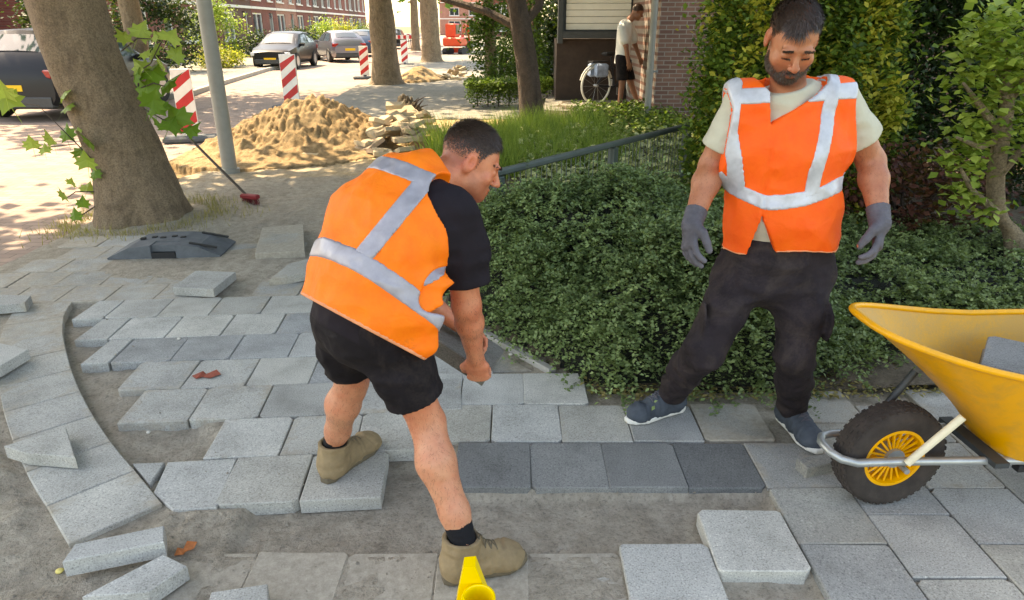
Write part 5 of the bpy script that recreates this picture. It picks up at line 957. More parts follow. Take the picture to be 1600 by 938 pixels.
def hand(P, wr, d, nrm, thumb, curl=(.5, .6, .5), sc=1.0, spread=.10, tcurl=.3, wr_r=.03):
    """palm, four jointed fingers of unequal length and a thumb; nrm = palm normal, thumb = towards the thumb side"""
    d = nvec(d); n_ = np.array(nrm, float); n_ = nvec(n_-d*(n_ @ d)); t = np.array(thumb, float); t = nvec(t-d*(t @ d)-n_*(t @ n_)); wr = np.array(wr, float)
    D = sweep(P, [wr, wr+d*.035*sc, wr+d*.088*sc], [.029*sc, .036*sc, .039*sc], [.020*sc, .017*sc, .013*sc], t, .015)
    for i, (o, L, r) in enumerate(((.033, .072, .0086), (.0115, .082, .0088), (-.0105, .076, .0086), (-.0315, .060, .0078))):
        p = wr+d*(.085-.004*abs(i-1))*sc+t*o*sc; a = 0.0; dd = d+t*(1.2-i)*spread; f = None
        for k, fr in enumerate((.45, .32, .23)):
            a += curl[k]; v = nvec(nvec(dd)*math.cos(a)+n_*math.sin(a)); e = p+v*L*fr*sc; g = cone(P, p, e, r*(1-.1*k)*sc, r*(.92-.1*k)*sc); f = g if f is None else smin(f, g, .003); p = e
        D = smin(D, f, .0025)
    b = wr+d*.022*sc+t*.026*sc; m = b+(d*.6+t*.55+n_*.35)*.045*sc; e = m+nvec(d*.9+t*(.35-tcurl)+n_*(.3+tcurl))*.034*sc; e2 = e+nvec(d*.9+t*(.0-tcurl)+n_*(.4+tcurl))*.027*sc
    th = smin(smin(cone(P, b, m, .016*sc, .0125*sc), cone(P, m, e, .0125*sc, .0105*sc), .004), cone(P, e, e2, .0105*sc, .0085*sc), .004); return smin(D, th, .008)
def strands(name, head, fn, mask, n, L, mat, parent, flow, lift=.35, wd=.0011, seed=1, box=None):
    """short hairs grown from the head surface where mask(local) is true; flow(local) = combing direction"""
    rg = np.random.default_rng(seed); lo = np.array(box[0]) if box else np.array((-.1, -.13, -.14)); hi = np.array(box[1]) if box else np.array((.1, .13, .14)); Q = []; need = n; tries = 0
    while need > 0 and tries < 40:
        tries += 1; q = rg.uniform(lo, hi, (n*6, 3)).astype(np.float32); P = (head.c+(q*head.sc) @ head.M.T).astype(np.float32); d = fn(P); k = np.abs(d) < .006; P = P[k]; d = d[k]
        if not len(P): continue
        N = normals_of(fn, P, .002); P = P-N*d[:, None]; q = head.loc(P.astype(np.float32)); k = mask(q, rg); Q.append(np.concatenate([P[k], N[k], q[k]], 1)); need -= int(k.sum())
    Q = np.concatenate(Q)[:n]; P, N, q = Q[:, :3], Q[:, 3:6], Q[:, 6:9]; m_ = len(P); fl = flow(q) @ head.M.T; fl = fl-N*(fl*N).sum(1)[:, None]; fl /= np.linalg.norm(fl, axis=1)[:, None]+1e-6
    fl = fl+rg.normal(size=(m_, 3))*.28; D = fl+N*lift; D /= np.linalg.norm(D, axis=1)[:, None]; S_ = np.cross(D, N); S_ /= np.linalg.norm(S_, axis=1)[:, None]+1e-6; Ls = (L*(.55+.8*rg.random(m_)))[:, None] if np.isscalar(L) else (L(q)*(.6+.7*rg.random(m_)))[:, None]
    mid = P+D*Ls*.55; tip = mid+(D*.9-N*lift*.9+fl*.2)*Ls*.5; W_ = wd
    V = np.stack([P-S_*W_-N*.001, P+S_*W_-N*.001, mid+S_*W_*.8, mid-S_*W_*.8, tip], 1).reshape(-1, 3); b = np.arange(m_)[:, None]*5; F = np.concatenate([b+np.array([[0, 1, 2]]), b+np.array([[0, 2, 3]]), b+np.array([[3, 2, 4]])], 1).reshape(-1, 3)
    o = link(name, npmesh(name, V, F, mat, np.repeat(rg.random(m_), 3)), parent); o['kind'] = 'stuff'; return o
def skin_obj(fn, lo, hi, h, mat, parent, head, beard=0, hairmask=None, hairc=(.16, .12, .10), burn=None):
    V, F = nets(fn, lo, hi, h); V = relax(V, F, 1, .4); me = npmesh('body', V, F, mat, smooth=True); q = head.loc(V.astype(np.float32)); ax = np.abs(q[:, 0]); T = np.ones((len(V), 4), dtype=np.float32)
    g = lambda c, r: np.exp(-(((ax-c[0])/r[0])**2+((q[:, 1]-c[1])/r[1])**2+((q[:, 2]-c[2])/r[2])**2))[:, None]
    def tint(w_, c): T[:, :3] = T[:, :3]*(1-w_)+T[:, :3]*np.array(c)*w_
    tint(g((.04, .08, -.02), (.025, .03, .02))*.7, (1.05, .82, .76)); tint(g((0, .115, -.025), (.015, .02, .018))*.8, (1.05, .80, .74)); tint(g((.08, -.01, 0), (.015, .03, .035))*.8, (1.05, .74, .68)); tint(g((0, .10, -.064), (.02, .015, .009)), (.86, .55, .52)); tint(g((.031, .095, .006), (.017, .012, .010))*.6, (.78, .68, .66))
    if beard:
        b = np.clip((-.036-q[:, 2]+.42*np.clip(.045-q[:, 1], 0, .1))/.012, 0, 1)*np.clip((q[:, 1]-.0)/.02, 0, 1)*np.clip((q[:, 2]+.135)/.02, 0, 1)*(ax < .09); b = b*(1-.9*np.exp(-((q[:, 0]/.02)**2+((q[:, 2]+.064)/.0075)**2))); b = b*(1-np.exp(-((ax-.042)/.02)**2-((q[:, 2]+.045)/.012)**2)*.8); tint((b*beard)[:, None], (.34, .28, .26))
    if hairmask is not None: tint((hairmask(q)*.85)[:, None], hairc)
    if burn: tint(burn(V)[:, None], (1.0, .80, .74))
    a = me.color_attributes.new('tint', 'FLOAT_COLOR', 'POINT'); a.data.foreach_set('color', T.ravel()); return link('body', me, parent)
def limb_hair(body, fn, mask, n, L, mat, parent, down, wd=.0003, seed=3):
    """sparse short hairs on forearms and calves"""
    rg = np.random.default_rng(seed); V = np.empty(len(body.data.vertices)*3, dtype=np.float32); body.data.vertices.foreach_get('co', V); V = V.reshape(-1, 3); V = V[mask(V)]; P = V[rg.integers(0, len(V), n)]+rg.normal(size=(n, 3))*.0015; P = P.astype(np.float32); N = normals_of(fn, P); P = P-N*fn(P)[:, None]
    D = np.array(down)[None]+rg.normal(size=(n, 3))*.35; D = D-N*(D*N).sum(1)[:, None]; D /= np.linalg.norm(D, axis=1)[:, None]; D = D+N*.35; S_ = np.cross(D, N); S_ /= np.linalg.norm(S_, axis=1)[:, None]; Ls = (L*(.6+.8*rg.random(n)))[:, None]
    V = np.stack([P-S_*wd, P+S_*wd, P+D*Ls], 1).reshape(-1, 3); o = link('limb_hair', npmesh('limb_hair', V, np.arange(n*3).reshape(-1, 3), mat, rg.random(n)), parent); o['kind'] = 'stuff'
def bounds(pts, m): a = np.array([tuple(p) for p in pts]); return a.min(0)-m, a.max(0)+m
HY = [-.12, -.06, -.038, -.022, .0, .012, .03, .06, .085]
def hairline(q, front, temple):
    return np.interp(q[:, 1], HY, [-.06, -.052, -.03, .036, .034, -.012, .045, temple, front])
def hairmask(q, front, temple, soft=.02):
    ear = np.exp(-(((np.abs(q[:, 0])-.08)/.016)**2+((q[:, 1]+.010)/.024)**2+((q[:, 2])/.034)**2)); return np.clip((q[:, 2]-hairline(q, front, temple)+.007*vn3(q, (140, 140, 140)))/soft, 0, 1)*(1-ear)*(np.abs(q[:, 0]) < .2)*(np.abs(q[:, 2]) < .2)*(np.abs(q[:, 1]) < .2)
fade = lambda q: np.interp(q[:, 2], [-.06, .0, .05, .075], [.3, .5, .8, 1])
class Frame:
    """torso frame: x to the person's right side axis 'side', y front, s up the spine from the pelvis"""
    def __init__(s, o, top, side): s.o = A3(o); s.u = nvec(np.array(top, float)-np.array(o, float)); sd_ = np.array(side, float); s.x = nvec(sd_-s.u*(sd_ @ s.u)); s.y = np.cross(s.u, s.x)
    def loc(s, P): q = P-s.o; return q @ s.x.astype(np.float32), q @ s.y.astype(np.float32), q @ s.u.astype(np.float32)
    def w(s, x, y, z): return np.array(s.o, float)+s.x*x+s.y*y+s.u*z
def shoe(parent, heel, toe, shaft_top, mat, solemat, w_=.046, h_=.05, shaft_r=.05, sole_t=.018, z0=0.0, lacemat=None, name='shoe'):
    heel = np.array(heel, float); toe = np.array(toe, float); d = nvec((toe-heel)*np.array([1, 1, 0])); L = np.linalg.norm((toe-heel)[:2]); sd_ = np.cross(d, [0, 0, 1]); up = np.array([0, 0, 1.]); b = np.array([heel[0], heel[1], z0])
    P1 = b+d*.04+up*.045; P2 = b+d*L*.48+up*.05; P3 = b+d*(L-.075)+up*.036; P4 = b+d*(L-.042)+up*.032; sh = np.array(shaft_top, float)
    def up_(P):
        D = sweep(P, [P1, P2, P3, P4], [.036, .040, w_, w_*.86], [.045, .048, .036, .030], sd_, .03); D = smin(D, sweep(P, [b+d*.055+up*.06, sh], [shaft_r*.95, shaft_r], [shaft_r*1.05, shaft_r*1.05], sd_, .02), .035); D = smin(D, cone(P, b+d*.10+up*.085, b+d*L*.55+up*.06, .03, .026), .02)
        D = D+.0022*vn3(P, (45, 45, 60))+.0015*np.sin(((P-A3(b)) @ A3(d))*260)*np.exp(-(((P-A3(b)) @ A3(d)-L*.55)/.03)**2); tq = (P-A3(b)) @ A3(d); D = D+.0035*np.exp(-((tq-L*.70-.25*np.abs((P-A3(b)) @ A3(sd_)))/.0045)**2)+.003*np.exp(-((tq-.085-.5*(P[:, 2]-z0-.06))/.0045)**2)+fold(P, (26, 26, 30), .003); D = np.maximum(D, -(P[:, 2]-(z0+sole_t*.6)))
        ax = nvec(sh-(b+d*.055)); D = np.maximum(D, plane(P, sh, ax)); return np.maximum(D, -cone(P, sh-ax*.03, sh+ax*.05, shaft_r*.80, shaft_r*.86))
    lo, hi = bounds([heel, toe, sh, b], .09); lo[2] = z0-.01; o = sdf_obj(name, up_, lo, hi, .0048, mat, parent, 1)
    def so(P): q = P-A3(b); t = q @ A3(d); x = q @ A3(sd_); w2 = np.interp(t, [-.01, .02, L*.4, L*.72, L-.03, L+.004], [.015, .034, .036, w_+.004, w_*.8, .012]); return np.maximum(np.maximum(np.abs(x)-w2, np.maximum(-.006-t, t-L)), np.abs(P[:, 2]-(z0+sole_t*.55))-sole_t*.55)
    sdf_obj('sole', so, lo, hi, .005, solemat, o, 1)
    zz = np.linspace(z0+.2, z0+.02, 120)
    def surf(t, x):
        Q = (b+d*t+sd_*x)[None]+(zz-z0)[:, None]*up[None]; k = np.argmax(up_(Q.astype(np.float32)) < 0); return Vector(Q[k]+up*.0015)
    lc = MB(); tl = [L*.40, L*.47, L*.54, L*.61]
    for k in range(4):
        lc.tube([surf(tl[k], x) for x in (-.024, -.014, 0, .014, .024)], .0024, 5)
        if k < 3:
            for s in (-1, 1): lc.tube([surf(tl[k]+(tl[k+1]-tl[k])*q, s*(.022-.044*q)) for q in (0, .33, .66, 1)], .0022, 5)
    l = lc.obj('laces', lacemat or solemat, o); l['kind'] = 'stuff'; return o
# ------------------------------------------------------------------ bending worker
V3 = lambda *a: np.array(a, float)
W1 = thing('person', 'worker bending over in orange vest, black shirt and shorts, holding a slab', 'person', (-.4, 1.95, 0)); OFF1 = Vector(W1.location)
W1.location = (0, 0, 0)
hipR, hipL = V3(-.390, 1.845, .815), V3(-.525, 1.965, .80); kneeR, kneeL = V3(-.268, 1.86, .455), V3(-.560, 2.11, .465); ankR, ankL = V3(-.192, 1.715, .125), V3(-.650, 2.165, .135)
def on_foot(a, hl, to, k=.068): d = nvec(np.array(to-hl)); return V3(hl.x+d[0]*k, hl.y+d[1]*k, a[2])
ankR = on_foot(ankR, gnd(694, 905), gnd(822, 868)); ankL = on_foot(ankL, gnd(508, 756), gnd(590, 690))
shR, shL = V3(-.165, 1.95, 1.105), V3(-.415, 2.15, 1.135); elR = np.array(at(729, 478, 1.965)); wrR = np.array(at(743, 560, 2.065)); elL = np.array(at(628, 440, 2.27)); wrL = np.array(at(716, 508, 2.30))
pel = (hipR+hipL)/2; chest = (shR+shL)/2; neck = V3(-.238, 2.085, 1.200); sideA = nvec(hipR-hipL); sideB = nvec(shR-shL); H1 = Head(np.array(at(735, 255, 2.16)), (.84, .12, -.45), (.42, .2, .86), .92)
T1 = Frame(pel, chest, sideA*.4+sideB)
spine = [pel+V3(-.01, -.005, .0), pel*.66+chest*.34+V3(-.02, -.015, .03), pel*.3+chest*.7+V3(-.015, -.02, .03), chest+V3(-.005, -.01, .02)]; sides = [sideA, sideA*.7+sideB*.3, sideB, sideB]
def torso1(P, g): return sweep(P, spine, [.160+g, .160+g, .182+g, .160+g], [.110+g, .112+g, .120+g, .085+g], sides, .06)
slN = at(766, 585, 2.125); slF = at(790, 548, 2.405); ey = nvec(np.array(slF-slN)); ex = V3(-.284, -.03, .17); ex = nvec(ex-ey*(ex @ ey)); ez = np.cross(ex, ey); ez = ez if ez[2] > 0 else -ez
SLC = np.array(slN)+ex*.15+ey*.15
FD1 = [nvec(np.array(gnd(822, 868)-gnd(694, 905))), nvec(np.array(gnd(590, 690)-gnd(508, 756)))]
hdR = nvec(V3(.10, .22, -1.0))
def body1(P):
    D = H1.sdf(P); D = smin(D, cone(P, H1.w((0, -.03, -.045)), neck+V3(-.02, -.02, -.03), .056, .062), .03); D = smin(D, torso1(P, -.02), .04)
    for h, k, a in ((hipR, kneeR, ankR), (hipL, kneeL, ankL)):
        c = k*.68+a*.32-nvec(V3(.65, .76, 0))*.012; D = smin(D, cone(P, h, k, .080, .056), .03); D = smin(D, sweep(P, [k, c, k*.25+a*.75, a], [.054, .059, .044, .038], [.054, .061, .045, .039], V3(1, 0, 0), .03), .02); D = smin(D, cone(P, k+nvec(V3(.65, .76, 0))*.012, k+nvec(V3(.65, .76, 0))*.014-V3(0, 0, .05), .040, .03), .02)
        f = FD1[0] if a is ankR else FD1[1]; D = smin(D, cone(P, a-V3(0, 0, .06), a+f*.10-V3(0, 0, .075), .03, .022), .02)
    for s, e, w_ in ((shR, elR, wrR), (shL, elL, wrL)):
        D = smin(D, cone(P, s, e, .054, .044), .03); D = smin(D, sweep(P, [e, e*.7+w_*.3, w_], [.045, .046, .029], [.043, .044, .026], V3(0, 1, 0), .02), .02)
    D = smin(D, hand(P, wrR, hdR, V3(.1, 1, .1), V3(-.9, .1, .1), (.75, .95, .6), 1.0, .05, .25), .012); D = smin(D, hand(P, wrL, nvec(V3(.9, .1, -.55)), V3(.1, -.5, -.8), V3(.1, -1, .2), (.5, .7, .5), 1.0), .012); return D
lo, hi = bounds([ankR-V3(0, 0, .09), ankL, kneeL, kneeR, shL, wrR+V3(.08, .1, -.1), H1.w((0, .13, 0)), H1.w((0, 0, .14)), H1.w((0, 0, -.13))], .10); lo[2] = .0
hm1 = lambda q: hairmask(q, .092, .082)*fade(q)
bo1 = skin_obj(body1, lo, hi, .0040, M_SK1, W1, H1, .35, hm1, (.20, .16, .14), burn=lambda V: np.clip((V[:, 2]-.45)/.08, 0, 1)*.9)
hk = lambda q, rg: hm1(q)*fade(q) > rg.random(len(q))*.9+.05
strands('hair', H1, H1.sdf, hk, 15000, lambda q: np.interp(q[:, 2], [-.05, .02, .06, .085, .13], [.003, .005, .010, .024, .034]), M_HAIR1, W1, lambda q: np.stack([q[:, 0]*3, .5+q[:, 1]*2, -.5+q[:, 2]*5], 1), .8, .0010, 3)
strands('eyebrows', H1, H1.sdf, lambda q, rg: (np.abs(np.abs(q[:, 0])-.031) < .019) & (np.abs(q[:, 2]-.0265+.1*(np.abs(q[:, 0])-.03)**1) < .0035) & (q[:, 1] > .06), 260, .009, M_HAIR1, W1, lambda q: np.stack([np.sign(q[:, 0]), 0*q[:, 0], 0*q[:, 0]+.3], 1), .3, .0008, 4, ((-.06, .06, .01), (.06, .12, .04)))
limb_hair(bo1, body1, lambda V: ((V[:, 2] > .19) & (V[:, 2] < .52)), 1700, .010, M_HAIR1, W1, (0, 0, -1)); limb_hair(bo1, body1, lambda V: (V[:, 2] > .56) & (V[:, 2] < .86) & (V[:, 0] > -.21), 800, .009, M_HAIR1, W1, (0, .2, -1), seed=4)
# shirt
def shirt1r(P, g=0.0):
    D = torso1(P, .006+g); D = smin(D, cone(P, neck+V3(-.02, -.02, -.03), neck, .07+g, .068+g), .03); ax = nvec(elR-shR)
    D = smin(D, sweep(P, [shR-ax*.01, shR+ax*.11, shR+ax*.215], [.080+g, .086+g, .088+g], [.074+g, .074+g, .07+g], V3(1, 0, .2), .03), .05); axl = nvec(elL-shL); D = smin(D, cone(P, shL, shL+axl*.2, .074, .078), .05)-0
    return D
def shirt1(P):
    D = shirt1r(P); ax = nvec(elR-shR); x, y, s = T1.loc(P); D = smin(D, sweep(P, [pel+T1.u*.05, pel-T1.u*.03-V3(0, 0, .06)], [.172, .168], [.125, .122], sideA, .04), .03)
    D = D+.002*vn3(P, (16, 16, 9))+fold(P, (11, 11, 17), .004)+fold(P, (24, 24, 30), .0018)+.008
    D = smax(D, np.where(((P-A3(shR)) @ A3(ax) > .05) & (np.sqrt(((P-A3(shR)-((P-A3(shR)) @ A3(ax))[:, None]*A3(ax))**2).sum(1)) < .11), (P-A3(shR)) @ A3(ax)-.215, -1), .004)
    D = np.maximum(D, -cone(P, shR+ax*.16, shR+ax*.27, .05, .062)); D = np.maximum(D, -s-.075); D = np.maximum(D, plane(P, neck+T1.u*.012, H1.M[:, 2]*.3+nvec(np.array(H1.c)-neck))); return D
lo2, hi2 = bounds([pel, shR, shL, elR, elL, neck], .2); sdf_obj('shirt', shirt1, lo2, hi2, .0065, M_BLKTEE, W1)
# shorts
def shorts1(P):
    D = sweep(P, [pel+T1.u*.06, pel-V3(0, 0, .05)], [.155, .16], [.118, .125], sideA, .04); 
    for h, k, e in ((hipR, kneeR, .78), (hipL, kneeL, .78)):
        ax = nvec(k-h); L = np.linalg.norm(k-h); D = smin(D, sweep(P, [h-V3(0, 0, .02), h+ax*L*.5, h+ax*L*e], [.105, .103, .100], [.108, .104, .098], sideA, .03), .045)
    D = D+.004*vn3(P, (14, 14, 8))+fold(P, (11, 11, 16), .006)+fold(P, (26, 26, 30), .0025)+.017
    for h, k, e in ((hipR, kneeR, .74), (hipL, kneeL, .74)):
        ax = nvec(k-h); L = np.linalg.norm(k-h); t = (P-A3(h)) @ A3(ax); r = np.sqrt(np.maximum(((P-A3(h)-t[:, None]*A3(ax))**2).sum(1), 0)); D = np.where(r < .125, np.maximum(D, np.where(t > .1, t-L*e, -1)), D); D = np.maximum(D, -cone(P, h+ax*L*(e-.10), h+ax*L*1.1, .060, .084))
    return np.maximum(D, T1.loc(P)[2]-.05)
lo3, hi3 = bounds([hipR, hipL, kneeR, kneeL, pel], .17); sdf_obj('shorts', shorts1, lo3, hi3, .0062, M_SHORT, W1)
# vest
pq = lambda u, v, Y: np.array(at(u, v, Y))
flap = [np.array(at(640, 445, 1.86)), np.array(at(634, 498, 1.80)), np.array(at(656, 548, 1.775))]
def vest1(P, g=0.0):
    D = torso1(P, .020+g);  D = smin(D, sweep(P, [shR+V3(-.05, .02, .0), shL+V3(.05, -.03, .03)], [.075+g, .075+g], [.072+g, .072+g], V3(0, 0, 1), .03), .05)
    D = smin(D, sweep(P, [neck+V3(-.045, -.035, -.01), neck+V3(-.02, -.02, .0)], [.074+g, .066+g], [.074+g, .066+g], V3(1, 0, 0), .02), .03)
    D = smin(D, sweep(P, [pel+T1.u*.10, pel+T1.u*.0], [.186+g, .196+g], [.135+g, .146+g], sideA, .04), .05)
    D = smin(D, sweep(P, flap, [.100+g, .105+g, .060+g], [.03+g, .03+g, .024+g], [V3(.8, -.3, .2), V3(.85, -.3, .35), V3(.8, -.3, .5)], .03), .05)
    return D+.0035*vn3(P, (13, 13, 8))+fold(P, (6, 6, 9), .008)+fold(P, (19, 19, 15), .003)
hemA, hemB, hemC = np.array(at(460, 452, 2.02)), np.array(at(684, 572, 1.78)), np.array(at(560, 500, 1.76)); HC1 = None
def notch(P): return smin(cone(P, pq(700, 455, 1.70), pq(700, 455, 2.3), .066, .085), cone(P, pq(672, 470, 1.70), pq(672, 470, 2.3), .030, .038), .02)
def vest1c(P, g=0.0, raw=False):
    D = vest1(P, g); hn = np.cross(hemB-hemA, hemC-V3(0, 0, CH)); hn = nvec(hn if hn[2] < 0 else -hn); D = np.maximum(D, plane(P, hemA*.5+hemB*.5, hn)-.004)
    ax = nvec(elR-shR); D = smax(D, -sweep(P, [shR+V3(.005, -.01, .02)-ax*.03, shR+ax*.06, shR+ax*.14+V3(.02, .01, 0), shR+ax*.30], [.088, .096, .10, .09], [.084, .09, .085, .07], V3(1, 0, .2), .02), .008); axl = nvec(elL-shL); D = smax(D, -cone(P, shL-axl*.0, shL+axl*.3, .082, .09), .008)
    D = np.maximum(D, plane(P, neck+V3(.004, 0, -.002), nvec(np.array(H1.c)-neck))); return D if raw else smax(D, -notch(P), .004)
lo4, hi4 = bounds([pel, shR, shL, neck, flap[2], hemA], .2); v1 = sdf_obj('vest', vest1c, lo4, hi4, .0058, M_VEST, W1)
fpn = lambda P, g=0.0: np.maximum(np.maximum(vest1c(P, -.007+g, True), notch(P)-.012), plane(P, pq(660, 486, 1.8), nvec(V3(.5, 0, -1))))
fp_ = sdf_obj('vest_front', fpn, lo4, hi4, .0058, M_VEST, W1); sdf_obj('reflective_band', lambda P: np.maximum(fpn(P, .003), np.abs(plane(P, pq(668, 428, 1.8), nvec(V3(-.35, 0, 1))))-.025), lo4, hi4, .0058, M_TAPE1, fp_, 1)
_hn = np.cross(hemB-hemA, hemC-V3(0, 0, CH)); _hn = nvec(_hn if _hn[2] < 0 else -_hn)
sdf_obj('hem_trim', lambda P: np.maximum(vest1c(P, .0022), -.014-plane(P, hemA*.5+hemB*.5, _hn)+.008), lo4, hi4, .0055, M_TRIM, v1, 1)
add_dirt(NV, [(tuple(at(612, 512, 1.78)), .05), (tuple(at(640, 535, 1.76)), .03), (tuple(at(632, 248, 2.12)), .05)])
def band(P, a, b, c, hw):                       # slab between two planes through three points of the cloth
    n_ = nvec(np.cross(b-a, c-a)); return np.abs(plane(P, a, n_))-hw
cen = lambda P: T1.loc(P)
b_low = lambda P: np.maximum(np.maximum(vest1c(P, .0032), band(P, pq(468, 389, 2.05), pq(560, 413, 1.80), pq(655, 482, 1.80), .0275)), -.02-0*P[:, 0])
sdf_obj('reflective_band', b_low, lo4, hi4, .0055, M_TAPE1, v1, 1)
b_top = lambda P: np.maximum(np.maximum(vest1c(P, .0032), band(P, pq(592, 262, 2.15), pq(640, 272, 1.98), pq(690, 292, 1.93), .026)), T1.loc(P)[1]-.05)
sdf_obj('reflective_band', b_top, lo4, hi4, .0055, M_TAPE1, v1, 1)
_va, _vb = pq(662, 285, 1.96), pq(566, 402, 1.80); _vn = nvec(np.cross(_vb-_va, nvec(np.array((_va+_vb)/2)-np.array([0, 0, CH]))))
b_mid = lambda P: np.maximum(np.maximum(np.maximum(vest1c(P, .0034), np.abs(plane(P, _va, _vn))-.0265), plane(P, pq(670, 275, 1.95), _va-_vb)), np.maximum(plane(P, _vb, _vb-_va), T1.loc(P)[1]+.0))
sdf_obj('reflective_band', b_mid, lo4, hi4, .0055, M_TAPE1, v1, 1)
# boots and socks
for (hl, to, an, kn, z0) in ((gnd(694, 905), gnd(822, 868), ankR, kneeR, -.010), (gnd(508, 756), gnd(590, 690), ankL, kneeL, .002)):
    ax = nvec(kn-an); so_ = lambda P, an=an, ax=ax: np.maximum(np.maximum(cone(P, an+ax*.005, an+ax*.075, .040, .046)+.001*np.sin(P[:, 2]*900), plane(P, an+ax*.06, ax)), .02-P[:, 2]); l_, h_ = bounds([an-V3(0, 0, .1), an+ax*.08], .07); sdf_obj('sock', so_, l_, h_, .0048, M_SOCK, W1, 1)
    shoe(W1, hl, to, an+ax*.018+V3(0, 0, .0), M_BOOT, M_SOLE, .050, .055, .056, .024, z0, M_SOLE, name='boot')
# slab in his hands
Mx = Matrix((Vector(ex), Vector(ey), Vector(np.cross(ex, ey)))).transposed() if np.cross(ex, ey)[2] > 0 else Matrix((Vector(-ex), Vector(ey), Vector(np.cross(-ex, ey)))).transposed()
o = link('held_slab', UNIT[1]); o.matrix_world = Matrix.Translation(Vector(SLC)) @ Mx.to_4x4(); o.color = (*tone(.15, .8), .12); tag(o, 'dark grey slab held tilted in the bending worker hands', 'paving slab')
# ------------------------------------------------------------------ standing worker
W2 = thing('person', 'standing bearded worker in orange vest, beige shirt, dark trousers and gloves', 'person', (0, 0, 0))
hR, hL = np.array(at(1163, 425, 2.47)), np.array(at(1256, 425, 2.46)); kR, kL = np.array(at(1098, 552, 2.34)), np.array(at(1244, 556, 2.33)); aR, aL = np.array(at(1046, 618, 2.575)), np.array(at(1243, 645, 2.46))
aR = on_foot(aR, gnd(1066, 640), gnd(978, 662)); aL = on_foot(aL, gnd(1218, 652), gnd(1280, 712))
sR, sL = np.array(at(1158, 164, 2.47)), np.array(at(1312, 162, 2.46)); eR, eL = np.array(at(1113, 258, 2.51)), np.array(at(1361, 252, 2.48)); wR, wL = np.array(at(1083, 345, 2.36)), np.array(at(1374, 342, 2.33))
pv = (hR+hL)/2; nk = np.array(at(1236, 138, 2.44)); ch = (sR+sL)/2; sA = nvec(hL-hR); sB = nvec(sL-sR); H2 = Head(np.array(at(1238, 63, 2.385)), (-.10, -.97, -.70), (-.05, -.7, 1), .99)
sp2 = [pv+V3(0, 0, .01), pv*.62+ch*.38+V3(0, -.01, 0), pv*.25+ch*.75+V3(0, .0, 0), ch+V3(0, .0, -.01)]
T2 = Frame(pv, ch, sA+sB)          # x = towards image right (his left); y = back
if T2.y[1] < 0: T2.y = -T2.y
def torso2(P, g): return sweep(P, sp2, [.155+g, .164+g, .178+g, .135+g], [.110+g, .122+g, .122+g, .080+g], [sA, sA, sB, sB], .06)
dR, dL = nvec(np.array(at(1073, 405, 2.29))-wR), nvec(np.array(at(1369, 420, 2.25))-wL)
hndR = lambda P, g=0: hand(P, wR, dR, V3(.9, .25, 0), V3(.1, -1, -.2), (.35, .45, .35), 1.08)-g; hndL = lambda P, g=0: hand(P, wL, dL, V3(-.8, .45, 0), V3(-.35, -1, -.2), (.35, .5, .4), 1.12)-g
FD2 = [nvec(np.array(gnd(978, 662)-gnd(1066, 640))), nvec(np.array(gnd(1280, 712)-gnd(1218, 652)))]
def body2(P):
    D = H2.sdf(P); D = smin(D, cone(P, H2.w((0, -.03, -.05)), nk+V3(0, .0, -.05), .054, .060), .03); D = smin(D, torso2(P, -.02), .04)
    for h, k, a in ((hR, kR, aR), (hL, kL, aL)): D = smin(D, cone(P, h, k, .08, .055), .03); D = smin(D, cone(P, k, a, .052, .036), .02); D = smin(D, cone(P, a-V3(0, 0, .05), a+(FD2[0] if a is aR else FD2[1])*.09-V3(0, 0, .075), .028, .02), .02)
    for s, e, w_ in ((sR, eR, wR), (sL, eL, wL)):
        D = smin(D, sweep(P, [s, s*.5+e*.5, e], [.058, .056, .047], [.060, .056, .047], V3(1, 0, 0), .02), .03); D = smin(D, sweep(P, [e, e*.68+w_*.32, w_], [.046, .049, .031], [.046, .047, .028], V3(1, 0, 0), .02), .02)
    return smin(smin(D, hndR(P), .012), hndL(P), .012)
lo, hi = bounds([aR-V3(0, .1, .1), aL-V3(0, .1, .1), wR+dR*.2, wL+dL*.2, H2.w((0, 0, .15)), H2.w((0, .14, 0)), sR, sL, eR, eL], .08); lo[2] = 0
hm2 = lambda q: hairmask(q, .098, .086)*fade(q)
bo2 = skin_obj(body2, lo, hi, .0040, M_SK2, W2, H2, .85, hm2, (.42, .34, .30))
strands('hair', H2, H2.sdf, lambda q, rg: (hm2(q) > rg.random(len(q))*.9+.1) & (rg.random(len(q)) < np.interp(np.hypot(q[:, 0]/.05, (q[:, 1]-.01)/.06), [0, .6, 1.1], [.45, .65, 1])), 8500, lambda q: np.interp(q[:, 2], [-.05, .02, .06, .09, .13], [.004, .007, .014, .022, .026]), M_HAIR, W2, lambda q: np.stack([q[:, 0]*2-.25, 1.0+0*q[:, 1], -.1+0*q[:, 2]], 1), .4, .0011, 5)
strands('hair', H2, H2.sdf, lambda q, rg: (np.abs(q[:, 0]-.016) < .024) & (q[:, 2] > .080) & (q[:, 2] < .110), 420, .034, M_HAIR, W2, lambda q: np.stack([.5*(q[:, 0]+.03)*8, .5+0*q[:, 1], -1.4+0*q[:, 2]], 1), .25, .0010, 15, ((-.05, .03, .07), (.05, .12, .12)))
bm = lambda q: np.clip((-.040-q[:, 2]+.45*np.clip(.045-q[:, 1], 0, .1))/.008, 0, 1)*(q[:, 1] > .005)*(q[:, 2] > -.128)*(1-np.exp(-((q[:, 0]/.024)**2+((q[:, 2]+.0645)/.0078)**2)*1.2)*1.4)*(1-1.2*np.exp(-((np.abs(q[:, 0])-.042)/.017)**2-((q[:, 2]+.050)/.011)**2))
